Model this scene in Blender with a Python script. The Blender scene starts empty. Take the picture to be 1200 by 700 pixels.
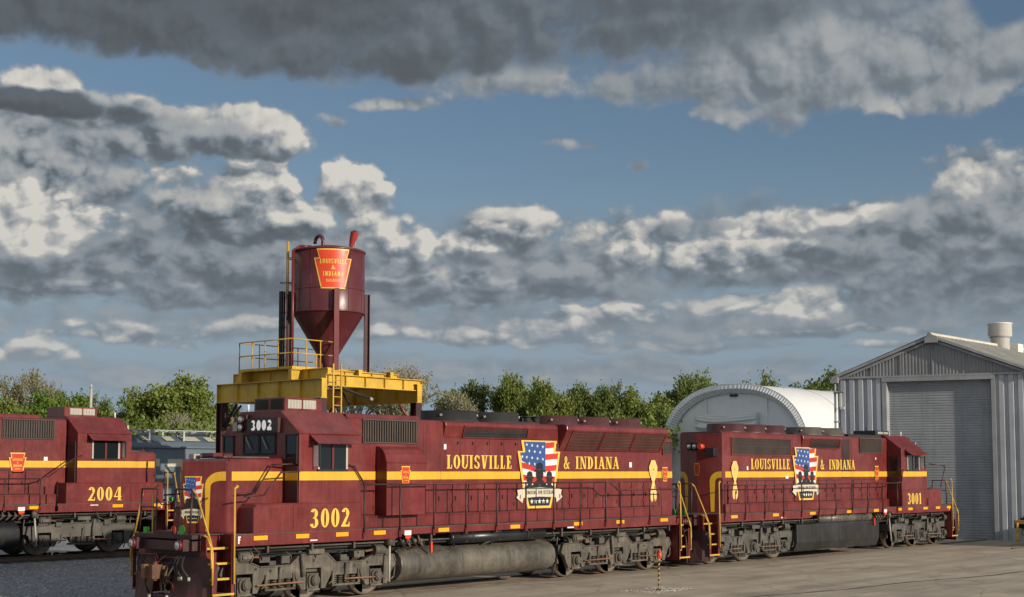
import bpy, math, random
from math import sin, cos, pi, radians, atan2, sqrt
from mathutils import Vector, Matrix
R = radians
SC = bpy.context.scene
COL = SC.collection
random.seed(7)

# ------------------------------------------------------------------ camera
cam_d = bpy.data.cameras.new("camera")
cam_d.sensor_width = 36.0
cam_d.lens = 1641.27 / 1200 * 36.0
cam_d.shift_y = 73.34 / 1200
cam_d.clip_end = 4000
cam_d.clip_start = 0.2
cam_o = bpy.data.objects.new("camera", cam_d)
COL.objects.link(cam_o)
cam_o.location = (-22.421, -27.336, 3.126)
cam_o.rotation_euler = (R(90 + 4.4995), 0, R(41.3348 - 90))
SC.camera = cam_o

# ------------------------------------------------------------------ exposure
SC.view_settings.view_transform = 'Standard'
SC.view_settings.look = 'None'
SC.view_settings.exposure = 0.0
SC.view_settings.gamma = 1.0
SC.render.engine = 'CYCLES'
SC.cycles.max_bounces = 6
SC.cycles.use_denoising = True

# ------------------------------------------------------------------ sun
SUN_AZ = R(-86.0)      # direction towards the sun, measured from +X
SUN_EL = R(15.0)
sd = Vector((cos(SUN_AZ) * cos(SUN_EL), sin(SUN_AZ) * cos(SUN_EL), sin(SUN_EL)))
sun_d = bpy.data.lights.new("sun", 'SUN')
sun_d.energy = 4.2
sun_d.angle = R(0.6)
sun_d.color = (1.0, 0.90, 0.76)
sun_o = bpy.data.objects.new("sun", sun_d)
COL.objects.link(sun_o)
sun_o.location = (0, -60, 60)
sun_o.rotation_euler = sd.to_track_quat('Z', 'Y').to_euler()


# ------------------------------------------------------------------ node helper
class NT:
    """small helper that wires shader nodes"""
    def __init__(self, nt):
        self.nt = nt

    def n(self, typ, **kw):
        nd = self.nt.nodes.new(typ)
        for k, v in kw.items():
            setattr(nd, k, v)
        return nd

    def put(self, sock, v):
        if hasattr(v, 'is_output'):
            self.nt.links.new(v, sock)
        elif v is not None:
            sock.default_value = v

    def m(self, op, a, b=None, c=None, clamp=False):
        nd = self.n('ShaderNodeMath', operation=op, use_clamp=clamp)
        self.put(nd.inputs[0], a)
        if b is not None: self.put(nd.inputs[1], b)
        if c is not None: self.put(nd.inputs[2], c)
        return nd.outputs[0]

    def vm(self, op, a, b=None):
        nd = self.n('ShaderNodeVectorMath', operation=op)
        self.put(nd.inputs[0], a)
        if b is not None: self.put(nd.inputs[1], b)
        return nd.outputs['Value'] if op in ('DOT_PRODUCT', 'LENGTH') else nd.outputs[0]

    def xyz(self, x, y, z):
        nd = self.n('ShaderNodeCombineXYZ')
        self.put(nd.inputs[0], x); self.put(nd.inputs[1], y); self.put(nd.inputs[2], z)
        return nd.outputs[0]

    def noise(self, vec, scale, detail=4, rough=0.5, dist=0.0, out=0):
        nd = self.n('ShaderNodeTexNoise')
        if vec is not None: self.put(nd.inputs['Vector'], vec)
        nd.inputs['Scale'].default_value = scale
        nd.inputs['Detail'].default_value = detail
        nd.inputs['Roughness'].default_value = rough
        nd.inputs['Distortion'].default_value = dist
        return nd.outputs[out]

    def ramp(self, fac, stops, interp='LINEAR'):
        nd = self.n('ShaderNodeValToRGB')
        cr = nd.color_ramp
        cr.interpolation = interp
        while len(cr.elements) < len(stops):
            cr.elements.new(0.5)
        for e, (p, c) in zip(cr.elements, stops):
            e.position = p
            e.color = (*c, 1) if isinstance(c, tuple) else (c, c, c, 1)
        self.put(nd.inputs[0], fac)
        return nd.outputs[0]

    def mix(self, fac, a, b, mode='MIX'):
        nd = self.n('ShaderNodeMix', data_type='RGBA', blend_type=mode)
        self.put(nd.inputs[0], fac)
        for s, v in ((nd.inputs[6], a), (nd.inputs[7], b)):
            self.put(s, (*v, 1) if isinstance(v, tuple) else v)
        return nd.outputs[2]

    def mapping(self, vec, scale=(1, 1, 1), loc=(0, 0, 0), rot=(0, 0, 0)):
        nd = self.n('ShaderNodeMapping')
        self.put(nd.inputs[0], vec)
        nd.inputs[1].default_value = loc
        nd.inputs[2].default_value = rot
        nd.inputs[3].default_value = scale
        return nd.outputs[0]

    def smooth(self, x, a, b):
        nd = self.n('ShaderNodeMapRange', interpolation_type='SMOOTHSTEP')
        self.put(nd.inputs[0], x)
        nd.inputs[1].default_value = a; nd.inputs[2].default_value = b
        nd.inputs[3].default_value = 0; nd.inputs[4].default_value = 1
        return nd.outputs[0]


# ------------------------------------------------------------------ sky with clouds
def build_world():
    w = bpy.data.worlds.new("World")
    SC.world = w
    w.use_nodes = True
    w.node_tree.nodes.clear()
    t = NT(w.node_tree)

    geo = t.n('ShaderNodeTexCoord').outputs['Generated']
    fx, fy = cos(R(41.3348)), sin(R(41.3348))
    dF = t.vm('DOT_PRODUCT', geo, (fx, fy, 0))
    dR = t.vm('DOT_PRODUCT', geo, (fy, -fx, 0))
    sz = t.n('ShaderNodeSeparateXYZ'); t.put(sz.inputs[0], geo)
    az = t.m('MULTIPLY', t.m('ARCTAN2', dR, dF), 1 / 0.3505)
    el = t.m('MULTIPLY', t.m('ARCSINE', sz.outputs[2]), 1 / 0.325)
    P = t.xyz(az, el, 0)

    # lumps: folded noise, rounded bumps with sharp valleys between them
    def lumps_group(name, det, fine):
        g = bpy.data.node_groups.new(name, 'ShaderNodeTree')
        g.interface.new_socket("P", in_out='INPUT', socket_type='NodeSocketVector')
        g.interface.new_socket("lumps", in_out='OUTPUT', socket_type='NodeSocketFloat')
        q = NT(g)
        gi = q.n('NodeGroupInput'); go = q.n('NodeGroupOutput')
        sep = q.n('ShaderNodeSeparateXYZ'); q.put(sep.inputs[0], gi.outputs[0])
        Yp = q.m('MULTIPLY', q.m('SQRT', q.m('ADD', q.m('MAXIMUM', sep.outputs[1], 0.0), 0.10)), 1.85)
        base = q.xyz(sep.outputs[0], Yp, 4.7)
        fold = lambda sc, d: q.m('SUBTRACT', q.m('ABSOLUTE', q.m('SUBTRACT', q.noise(base, sc, d, 0.5, 0.0), 0.5)), 0.075)
        v = q.m('MULTIPLY', q.m('SUBTRACT', q.noise(base, 3.2, det, 0.5), 0.5), 2.6)
        v = q.m('ADD', v, q.m('MULTIPLY', fold(6.5, 1.5), 3.2))
        v = q.m('ADD', v, q.m('MULTIPLY', fold(15.0, 1.5), 1.9))
        v = q.m('ADD', v, q.m('MULTIPLY', fold(34.0, 2), 1.1 * fine))
        v = q.m('ADD', v, q.m('MULTIPLY', q.m('SUBTRACT', q.noise(base, 45.0, 4, 0.6), 0.5), 0.9 * fine))
        q.put(go.inputs[0], v)
        return g
    gA = lumps_group("cloud_lumps", 6, 0.62)
    gB = lumps_group("cloud_lumps_soft", 2, 0.35)

    def lumps(p, g):
        nd = t.n('ShaderNodeGroup'); nd.node_tree = g; t.put(nd.inputs[0], p); return nd.outputs[0]
    B = lumps(P, gA)
    # lit side of each lump: less cloud up and to the right means light
    S = t.m('SUBTRACT', lumps(P, gB), lumps(t.vm('ADD', P, (0.016, 0.026, 0)), gB))
    S = t.m('MAXIMUM', t.m('MINIMUM', S, 0.5), -0.5)
    S2 = t.m('SUBTRACT', B, lumps(t.vm('ADD', P, (0.006, 0.009, 0)), gA))
    S = t.m('ADD', S, t.m('MULTIPLY', t.m('MAXIMUM', t.m('MINIMUM', S2, 0.4), -0.4), 0.28))
    wn = t.n('ShaderNodeTexNoise'); t.put(wn.inputs['Vector'], P); wn.inputs['Scale'].default_value = 5.0; wn.inputs['Detail'].default_value = 3
    Pw = t.vm('ADD', P, t.vm('MULTIPLY', t.vm('SUBTRACT', wn.outputs['Color'], (0.5, 0.5, 0.5)), (0.16, 0.09, 0)))
    sw = t.n('ShaderNodeSeparateXYZ'); t.put(sw.inputs[0], Pw)

    # clouds from the farthest to the nearest: bearing, height, half width, half height (all in units of
    # 0.0334 and 0.0337 degrees), light of the top, light of the base, raggedness, softness
    CL = [
        (600, 300, 1100, 84, .40, .33, .34, 1.0), (110, 250, 300, 90, .42, .30, .36, 1.0), (1130, 285, 240, 70, .42, .32, .34, 1.0), (600, 380, 1200, 44, .46, .38, .45, .9), (600, 446, 1200, 16, .52, .46, .5, 1.2), (560, 432, 900, 18, .48, .42, .45, .9), (30, 418, 80, 24, .95, .58, .45, .5),
        (150, 396, 150, 19, .86, .44, .50, .4), (300, 387, 120, 14, .80, .46, .55, .5),
        (560, 395, 180, 17, .84, .44, .50, .4), (705, 366, 95, 18, .96, .46, .55, .3), (620, 378, 66, 13, .84, .5, .5, .4), (940, 358, 100, 24, .96, .44, .55, .3), (850, 352, 90, 14, .72, .42, .5, .5),
        (1010, 395, 150, 9, .72, .45, .45, .6), (1080, 412, 120, 8, .80, .5, .45, .6), (800, 408, 170, 9, .58, .42, .45, .7),
        (150, 342, 240, 38, .40, .25, .60, .5), (450, 340, 240, 36, .44, .26, .60, .5), (640, 330, 180, 32, .40, .27, .6, .5), (940, 318, 260, 44, .38, .26, .6, .6), (1140, 330, 200, 70, .36, .25, .5, .7),
        (450, 318, 90, 18, .72, .32, .6, .4), (1010, 318, 50, 15, 1.0, .5, .6, .4), (220, 325, 80, 20, .66, .3, .6, .4), (560, 330, 60, 16, .62, .34, .6, .5), (80, 340, 60, 18, .66, .32, .6, .5),
        (100, 310, 150, 38, .46, .22, .6, .5), (250, 300, 180, 42, .44, .20, .6, .35), (30, 200, 170, 74, .62, .28, .62, .4), (70, 228, 120, 40, .60, .30, .6, .4), (40, 265, 100, 46, 1.04, .62, .62, .25),
        (700, 296, 220, 44, .48, .27, .6, .35), (620, 258, 105, 32, .80, .38, .65, .35), (725, 262, 115, 34, .84, .38, .65, .35), (775, 290, 80, 22, .98, .42, .6, .3),
        (1050, 300, 200, 50, .46, .27, .6, .4), (870, 300, 100, 27, .90, .38, .65, .3), (905, 268, 70, 20, .94, .44, .65, .3), (1000, 257, 95, 24, .90, .40, .65, .3), (1165, 262, 130, 76, .50, .29, .6, .4), (1150, 215, 86, 36, .80, .40, .65, .35),
        (430, 292, 170, 36, .46, .23, .6, .35), (525, 280, 105, 28, 1.0, .40, .6, .25), (402, 224, 54, 48, 1.04, .44, .62, .22), (460, 262, 66, 28, .96, .46, .6, .3),
        (255, 262, 140, 44, .44, .20, .6, .3), (288, 226, 64, 46, 1.04, .36, .62, .22), (345, 258, 52, 22, .90, .28, .6, .3), (186, 215, 36, 15, 1.0, .5, .6, .3), (215, 245, 80, 28, .70, .26, .6, .3),
        (235, 160, 120, 38, .84, .32, .62, .3), (150, 175, 110, 44, .58, .25, .6, .4), (105, 138, 70, 26, .74, .3, .6, .4), (38, 112, 48, 26, .84, .4, .6, .4), (50, 132, 95, 17, .16, .09, .6, .5),
        (380, 136, 38, 12, .60, .45, .7, .8), (665, 168, 48, 9, .60, .46, .7, 1.0), (855, 128, 42, 16, .68, .5, .7, .8), (765, 186, 20, 10, .34, .3, .6, 1.0), (820, 262, 60, 12, .55, .42, .7, .9),
        (1030, 92, 320, 72, .44, .34, .62, .7), (1150, 60, 170, 70, .58, .38, .6, .6), (1110, 130, 120, 26, .62, .46, .7, .6), (640, 92, 210, 36, .56, .40, .6, .6), (470, 112, 75, 14, .62, .46, .6, .6), (800, 96, 150, 36, .42, .34, .5, .8), (690, 70, 80, 22, .46, .36, .6, .9),
        (950, 40, 420, 92, .40, .33, .30, .9), (1060, 96, 270, 52, .50, .36, .55, .6), (1000, 60, 160, 40, .56, .40, .6, 1.0), (250, 6, 700, 104, .16, .10, .34, .6), (100, 34, 360, 62, .14, .08, .36, .6), (400, 66, 230, 44, .20, .11, .45, .7), (580, 50, 240, 56, .22, .13, .45, .8), (720, 14, 280, 76, .24, .14, .45, .9), (880, -10, 330, 60, .26, .17, .45, 1.1),
    ]
    L = None; cover = None
    for cx_, cy_, rx_, ry_, lt, lb, rag, soft in CL:
        ax_, ay_, bx_, by_ = (cx_ - 600) / 600, (554 - cy_) / 548, rx_ / 600, ry_ / 548
        dx = t.m('MULTIPLY_ADD', sw.outputs[0], 1 / bx_, -ax_ / bx_)
        dy = t.m('MULTIPLY_ADD', sw.outputs[1], 1 / by_, -ay_ / by_)
        # flat base, domed top: below the middle the cloud ends sooner
        dyb = t.m('MULTIPLY', t.m('MINIMUM', dy, 0.0), 0.35)
        dd = t.m('ADD', dy, dyb)
        f = t.m('SUBTRACT', 1.0, t.m('ADD', t.m('MULTIPLY', dx, dx), t.m('MULTIPLY', dd, dd)))
        f = t.m('MULTIPLY_ADD', B, rag * 1.5, f)
        al = t.smooth(f, 0.0, 0.32 + soft * 0.9)
        s_ = t.smooth(t.m('MULTIPLY_ADD', S, 1.5, dy), -0.75, 0.75)
        li = t.m('MULTIPLY_ADD', s_, lt - lb, lb)
        li = t.m('MULTIPLY_ADD', S, 0.045 if lt < .3 else (0.16 if lt < .6 else 0.32), li)
        if L is None: L, cover = li, al
        else:
            mm = t.n('ShaderNodeMix', data_type='FLOAT'); t.put(mm.inputs[0], al); t.put(mm.inputs[2], L); t.put(mm.inputs[3], li); L = mm.outputs[0]
            cover = t.m('SUBTRACT', 1.0, t.m('MULTIPLY', t.m('SUBTRACT', 1.0, cover), t.m('SUBTRACT', 1.0, al)))
    # a hole in the deck, high at the right
    hx = t.m('MULTIPLY_ADD', sw.outputs[0], 14.0, -14.0 * .975); hy = t.m('MULTIPLY_ADD', sw.outputs[1], 16.0, -16.0 * 0.975)
    hole = t.smooth(t.m('MULTIPLY_ADD', B, .7, t.m('SUBTRACT', 1.7, t.m('ADD', t.m('MULTIPLY', hx, hx), t.m('MULTIPLY', hy, hy)))), 0.0, 0.8)
    cover = t.m('MULTIPLY', cover, t.m('SUBTRACT', 1.0, hole))
    # outside the stretch above: evenly broken cloud
    oth = t.m('MAXIMUM', t.smooth(t.m('ABSOLUTE', az), 1.15, 1.6), t.smooth(el, 1.06, 1.35))
    bn_ = t.m('ADD', t.m('MULTIPLY', t.m('SUBTRACT', t.noise(geo, 3.0, 8, 0.55), 0.47), 6.0), t.m('MULTIPLY', B, 0.25))
    cover = t.mix(oth, cover, t.smooth(bn_, 0.0, 0.9))
    L = t.mix(oth, L, t.m('MULTIPLY_ADD', S, 0.6, 0.72))
    low = t.smooth(el, 0.62, 0.05)
    colr = t.ramp(L, [(0.0, (0.070, 0.080, 0.090)), (0.20, (0.125, 0.146, 0.168)), (0.40, (0.225, 0.258, 0.290)), (0.60, (0.335, 0.355, 0.37)), (0.80, (0.45, 0.45, 0.435)), (1.0, (0.64, 0.62, 0.57))])
    colr = t.mix(t.m('MULTIPLY', low, 0.40), colr, (0.26, 0.315, 0.375))
    # unseen cloud outside the framed stretch, brightened to fill the shaded faces
    colr = t.mix(oth, colr, t.mix(1.0, colr, (2.1, 2.0, 1.85), 'MULTIPLY'))
    # only the vicinity of the deck is warm grey, the blue between the clouds comes from the sky texture
    sky = t.n('ShaderNodeTexSky', sky_type='NISHITA')
    sky.sun_disc = False
    sky.sun_elevation = SUN_EL
    sky.sun_rotation = pi / 2 - SUN_AZ
    sky.air_density = 1.0; sky.dust_density = 0.3; sky.ozone_density = 1.5
    skc = t.mix(t.smooth(el, 0.75, 0.05), t.mix(0.10, t.mix(1.0, sky.outputs[0], (0.070, 0.074, 0.079), 'MULTIPLY'), (0.17, 0.215, 0.265)), (0.25, 0.32, 0.40))
    bg1 = t.n('ShaderNodeBackground'); t.put(bg1.inputs[0], skc); bg1.inputs[1].default_value = 1.0
    bg2 = t.n('ShaderNodeBackground'); t.put(bg2.inputs[0], colr); bg2.inputs[1].default_value = 1.0
    ms = t.n('ShaderNodeMixShader')
    t.put(ms.inputs[0], cover)
    t.put(ms.inputs[1], bg1.outputs[0]); t.put(ms.inputs[2], bg2.outputs[0])
    out = t.n('ShaderNodeOutputWorld'); t.put(out.inputs[0], ms.outputs[0])
    w.cycles.sampling_method = 'MANUAL'
    w.cycles.sample_map_resolution = 512


build_world()


# ================================================================== materials
MATS = {}


def mat(name, base, rough=0.5, metal=0.0, var=0.12, fade=None, streak=0.0, grime=None, bump=0.0, bscale=30.0, scale=1.0, spec=0.5, coat=0.0, dust=None):
    """painted, dusty or weathered surface: all of it from object-space noise"""
    if name in MATS: return MATS[name]
    m = bpy.data.materials.new(name)
    m.use_nodes = True
    t = NT(m.node_tree)
    b = m.node_tree.nodes['Principled BSDF']
    oc = t.n('ShaderNodeTexCoord').outputs['Object']
    co = base
    n = t.noise(oc, 1.3 * scale, 6, 0.6)
    dark = tuple(c * (1 - var * 1.6) for c in base); light = tuple(min(1, c * (1 + var * 1.6)) for c in base)
    co = t.mix(t.ramp(n, [(0.3, 0.0), (0.7, 1.0)]), dark, light)
    if fade:       # chalky patches where the paint has gone dull
        f = t.noise(oc, 1.1 * scale, 8, 0.62, 0.4)
        f = t.m('MULTIPLY', t.ramp(f, [(0.52, 0.0), (0.66, 1.0)]), fade[1])
        co = t.mix(f, co, fade[0])
    if streak:     # run-down dirt
        sv = t.mapping(oc, (5.0 * scale, 5.0 * scale, 0.35 * scale))
        s = t.ramp(t.noise(sv, 1.6, 6, 0.65), [(0.50, 0.0), (0.72, 1.0)])
        gr = grime or (0.09, 0.075, 0.06)
        co = t.mix(t.m('MULTIPLY', s, streak), co, gr)
        s2 = t.ramp(t.noise(oc, 9.0 * scale, 5, 0.7), [(0.55, 0.0), (0.75, 1.0)])
        co = t.mix(t.m('MULTIPLY', s2, streak * 0.6), co, gr)
    if dust:       # pale road dust that has settled in patches and runs
        dn = t.ramp(t.noise(oc, 2.6 * scale, 10, 0.72), [(0.53, 0.0), (0.74, 1.0)])
        dv = t.ramp(t.noise(t.mapping(oc, (7.0, 7.0, 0.5)), 1.3, 5, 0.7), [(0.5, 0.0), (0.78, 1.0)])
        co = t.mix(t.m('MULTIPLY', t.m('MAXIMUM', dn, dv), dust[1]), co, dust[0])
    t.put(b.inputs['Base Color'], co if hasattr(co, 'is_output') else (*co, 1))
    rn = t.noise(oc, 6.0 * scale, 4, 0.6)
    t.put(b.inputs['Roughness'], t.m('ADD', rough - 0.1, t.m('MULTIPLY', rn, 0.2), clamp=True))
    b.inputs['Metallic'].default_value = metal
    b.inputs['Specular IOR Level'].default_value = spec
    if coat:
        b.inputs['Coat Weight'].default_value = coat; b.inputs['Coat Roughness'].default_value = 0.2
    if bump:
        bn = t.n('ShaderNodeBump'); bn.inputs['Strength'].default_value = bump; bn.inputs['Distance'].default_value = 0.02
        t.put(bn.inputs['Height'], t.noise(oc, bscale, 5, 0.6))
        t.put(b.inputs['Normal'], bn.outputs[0])
    MATS[name] = m
    return m


MAROON = mat('maroon_paint', (0.152, 0.0200, 0.0195), 0.33, var=0.16, fade=((0.26, 0.075, 0.065), 0.30), streak=0.5, grime=(0.055, 0.018, 0.016), bump=0.14, bscale=3.0, dust=((0.27, 0.12, 0.095), 0.22))
MAROON2 = mat('clean_maroon_paint', (0.150, 0.018, 0.020), 0.38, var=0.10, streak=0.18, grime=(0.06, 0.025, 0.02), bump=0.06, bscale=3.0)
MAROONT = mat('tank_maroon_paint', (0.105, 0.020, 0.024), 0.34, var=0.08, fade=((0.17, 0.075, 0.075), 0.30), streak=0.15, grime=(0.08, 0.04, 0.04), scale=0.6)
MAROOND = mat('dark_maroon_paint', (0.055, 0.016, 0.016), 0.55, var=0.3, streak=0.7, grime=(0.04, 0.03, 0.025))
YELLOW = mat('yellow_stripe_paint', (0.72, 0.40, 0.025), 0.45, var=0.08, streak=0.22, grime=(0.28, 0.14, 0.03))
YELLOWS = mat('yellow_steel_paint', (0.60, 0.37, 0.035), 0.5, var=0.12, streak=0.35, grime=(0.25, 0.15, 0.05))
YELLOWR = mat('yellow_rail_paint', (0.58, 0.34, 0.045), 0.45, var=0.15, streak=0.3, grime=(0.2, 0.12, 0.03))
GOLD = mat('gold_lettering', (0.78, 0.50, 0.07), 0.45, var=0.08)
ORANGE = mat('orange_reflector', (0.85, 0.38, 0.01), 0.3, var=0.06)
REDK = mat('red_emblem_paint', (0.55, 0.035, 0.015), 0.4, var=0.1)
REDO = mat('orange_red_paint', (0.70, 0.06, 0.02), 0.4, var=0.1)
WHITE = mat('white_paint', (0.72, 0.72, 0.70), 0.5, var=0.06)
CREAM = mat('cream_paint', (0.62, 0.56, 0.42), 0.5, var=0.06)
BLUE = mat('navy_blue_paint', (0.03, 0.08, 0.26), 0.45, var=0.1)
BLACK = mat('black_paint', (0.018, 0.018, 0.020), 0.35, var=0.2)
BLACKM = mat('matt_black', (0.02, 0.019, 0.019), 0.75, var=0.3)
DARKG = mat('grille_steel', (0.062, 0.044, 0.034), 0.7, var=0.2, streak=0.4)
GRIME = mat('greasy_steel', (0.085, 0.075, 0.062), 0.6, var=0.3, streak=0.6, grime=(0.03, 0.026, 0.022), bump=0.3, bscale=14)
FRAME = mat('dusty_truck_steel', (0.090, 0.078, 0.060), 0.68, var=0.3, streak=0.85, grime=(0.035, 0.030, 0.025), bump=0.35, bscale=18, scale=1.4, dust=((0.27, 0.225, 0.16), 0.55))
FANM = mat('sooty_maroon_paint', (0.075, 0.026, 0.026), 0.5, var=0.25, streak=0.5, grime=(0.04, 0.03, 0.028))
FRAMED = mat('dark_truck_steel', (0.085, 0.08, 0.068), 0.65, var=0.35, streak=0.8, grime=(0.04, 0.035, 0.03), bump=0.35, bscale=18, scale=1.4)
RUST = mat('rusty_steel', (0.20, 0.10, 0.055), 0.8, var=0.3, streak=0.5, grime=(0.09, 0.045, 0.03), bump=0.3, bscale=22)
TANKM = mat('dusty_fuel_tank', (0.095, 0.084, 0.068), 0.42, var=0.35, streak=0.95, grime=(0.030, 0.027, 0.024), bump=0.08, bscale=4, scale=0.8, dust=((0.24, 0.21, 0.165), 0.55))
TANKB = mat('black_fuel_tank', (0.022, 0.022, 0.023), 0.32, var=0.3, streak=0.35, grime=(0.07, 0.06, 0.05), bump=0.05, bscale=4)
WSTEEL = mat('worn_wheel_steel', (0.30, 0.25, 0.20), 0.35, metal=0.8, var=0.2)
WDARK = mat('dusty_wheel', (0.13, 0.11, 0.09), 0.7, var=0.25, streak=0.4)
HOSE = mat('rubber_hose', (0.03, 0.028, 0.026), 0.6, var=0.2)
GREEN = mat('green_marker', (0.06, 0.42, 0.04), 0.35, var=0.05)
RAILM = mat('rail_steel', (0.16, 0.11, 0.08), 0.5, metal=0.3, var=0.25)
WOODT = mat('tie_wood', (0.075, 0.062, 0.052), 0.9, var=0.3, streak=0.4, scale=2)
ALU = mat('pale_louvre_metal', (0.42, 0.39, 0.33), 0.5, var=0.1)


def simple(name, base, rough=0.3, metal=0.0, emis=None, trans=0.0):
    if name in MATS: return MATS[name]
    m = bpy.data.materials.new(name); m.use_nodes = True
    b = m.node_tree.nodes['Principled BSDF']
    b.inputs['Base Color'].default_value = (*base, 1)
    b.inputs['Roughness'].default_value = rough
    b.inputs['Metallic'].default_value = metal
    if trans: b.inputs['Transmission Weight'].default_value = trans
    if emis:
        b.inputs['Emission Color'].default_value = (*emis[0], 1); b.inputs['Emission Strength'].default_value = emis[1]
    MATS[name] = m
    return m


NUMW = simple('lit_numerals', (0.8, 0.8, 0.78), 0.4, emis=((1, .97, .9), 0.38))
GLASS = simple('dark_window_glass', (0.012, 0.016, 0.018), 0.06)
LENS = simple('lamp_lens', (0.55, 0.58, 0.6), 0.08, 0.7)


# ================================================================== mesh builder
class MB:
    """collects shapes, then links them as ONE mesh object"""
    def __init__(self):
        self.v = []; self.f = []; self.m = []; self.s = []; self.mats = []

    def mi(self, m):
        if m not in self.mats: self.mats.append(m)
        return self.mats.index(m)

    def add(self, vs, fs, m, smooth=False, M=None):
        o = len(self.v); k = self.mi(m)
        if M is not None: vs = [tuple(M @ Vector(p)) for p in vs]
        self.v += [tuple(p) for p in vs]
        for f in fs:
            self.f.append(tuple(i + o for i in f)); self.m.append(k); self.s.append(smooth)

    def box(self, x0, x1, y0, y1, z0, z1, m, M=None):
        if x0 > x1: x0, x1 = x1, x0
        if y0 > y1: y0, y1 = y1, y0
        if z0 > z1: z0, z1 = z1, z0
        vs = [(x0, y0, z0), (x1, y0, z0), (x1, y1, z0), (x0, y1, z0), (x0, y0, z1), (x1, y0, z1), (x1, y1, z1), (x0, y1, z1)]
        self.add(vs, [(0, 3, 2, 1), (4, 5, 6, 7), (0, 1, 5, 4), (1, 2, 6, 5), (2, 3, 7, 6), (3, 0, 4, 7)], m, False, M)

    def prism(self, poly, axis, a, b, m, M=None, smooth=False):
        """polygon extruded along an axis; poly is in the other two axes (x:yz, y:xz, z:xy)"""
        def P(p, t):
            if axis == 'x': return (t, p[0], p[1])
            if axis == 'y': return (p[0], t, p[1])
            return (p[0], p[1], t)
        n = len(poly)
        area = sum(poly[i][0] * poly[(i + 1) % n][1] - poly[(i + 1) % n][0] * poly[i][1] for i in range(n))
        ccw = area > 0
        if axis == 'y': ccw = not ccw
        if a > b: a, b = b, a
        if not ccw: poly = poly[::-1]
        vs = [P(p, a) for p in poly] + [P(p, b) for p in poly]
        fs = [tuple(range(n - 1, -1, -1)), tuple(range(n, 2 * n))]
        self.add(vs, fs, m, False, M)
        o = len(self.v) - 2 * n; k = self.mi(m)
        for i in range(n):
            j = (i + 1) % n
            self.f.append((o + i, o + j, o + n + j, o + n + i)); self.m.append(k); self.s.append(smooth)

    def loft(self, secs, m, caps=True, smooth=False, M=None):
        """rings of equal length joined one to the next"""
        n = len(secs[0]); vs = [p for s in secs for p in s]; fs = []
        for k in range(len(secs) - 1):
            for i in range(n):
                j = (i + 1) % n
                fs.append((k * n + i, k * n + j, (k + 1) * n + j, (k + 1) * n + i))
        self.add(vs, fs, m, smooth, M)
        if caps:
            o = len(self.v) - len(vs); kk = self.mi(m)
            for f in (tuple(range(n - 1, -1, -1)), tuple(range((len(secs) - 1) * n, len(secs) * n))):
                self.f.append(tuple(i + o for i in f)); self.m.append(kk); self.s.append(False)

    def cyl(self, p0, p1, r, m, n=12, r2=None, caps=True, smooth=True):
        p0 = Vector(p0); p1 = Vector(p1); d = (p1 - p0)
        if d.length < 1e-6: return
        q = d.to_track_quat('Z', 'Y'); r2 = r if r2 is None else r2
        ring = lambda c, rr: [tuple(c + q @ Vector((rr * cos(2 * pi * i / n), rr * sin(2 * pi * i / n), 0))) for i in range(n)]
        self.loft([ring(p0, r), ring(p1, r2)], m, caps, smooth)

    def tube(self, pts, r, m, n=6):
        pts = [Vector(p) for p in pts]
        for a, b in zip(pts[:-1], pts[1:]):
            self.cyl(a, b, r, m, n)
        for p in pts[1:-1]:
            self.ball(p, r * 1.02, m, n, 4)

    def pipe(self, pts, r, m, n=12):
        """one unbroken bent pipe"""
        pts = [Vector(p) for p in pts]; secs = []; up = Vector((0, 0, 1))
        for i, p in enumerate(pts):
            d = (pts[min(i + 1, len(pts) - 1)] - pts[max(i - 1, 0)]).normalized()
            a = d.cross(up)
            if a.length < .15: a = d.cross(Vector((1, 0, 0)))
            a.normalize(); c = a.cross(d)
            if secs and a.dot(last) < 0: a = -a; c = -c
            last = a
            secs.append([tuple(p + a * r * cos(2 * pi * k / n) + c * r * sin(2 * pi * k / n)) for k in range(n)])
        self.loft(secs, m, True, True)

    def ball(self, c, r, m, n=10, k=6, sc=(1, 1, 1)):
        c = Vector(c); vs = [(c.x, c.y, c.z - r * sc[2])]
        for j in range(1, k):
            a = -pi / 2 + pi * j / k
            for i in range(n):
                vs.append((c.x + r * sc[0] * cos(a) * cos(2 * pi * i / n), c.y + r * sc[1] * cos(a) * sin(2 * pi * i / n), c.z + r * sc[2] * sin(a)))
        vs.append((c.x, c.y, c.z + r * sc[2])); fs = []
        for i in range(n):
            j = (i + 1) % n
            fs.append((0, 1 + j, 1 + i)); fs.append((len(vs) - 1, 1 + (k - 2) * n + i, 1 + (k - 2) * n + j))
            for q in range(k - 2):
                fs.append((1 + q * n + i, 1 + q * n + j, 1 + (q + 1) * n + j, 1 + (q + 1) * n + i))
        self.add(vs, fs, m, True)

    def lathe(self, prof, m, n=32, c=(0, 0, 0), axis='z', smooth=True):
        """prof: (radius, height) list turned round an axis"""
        secs = []
        for r, h in prof:
            ring = []
            for i in range(n):
                a = 2 * pi * i / n
                x, y = r * cos(a), r * sin(a)
                if axis == 'z': p = (c[0] + x, c[1] + y, c[2] + h)
                elif axis == 'y': p = (c[0] + y, c[1] + h, c[2] + x)
                else: p = (c[0] + h, c[1] + x, c[2] + y)
                ring.append(p)
            secs.append(ring)
        self.loft(secs, m, True, smooth)

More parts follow.
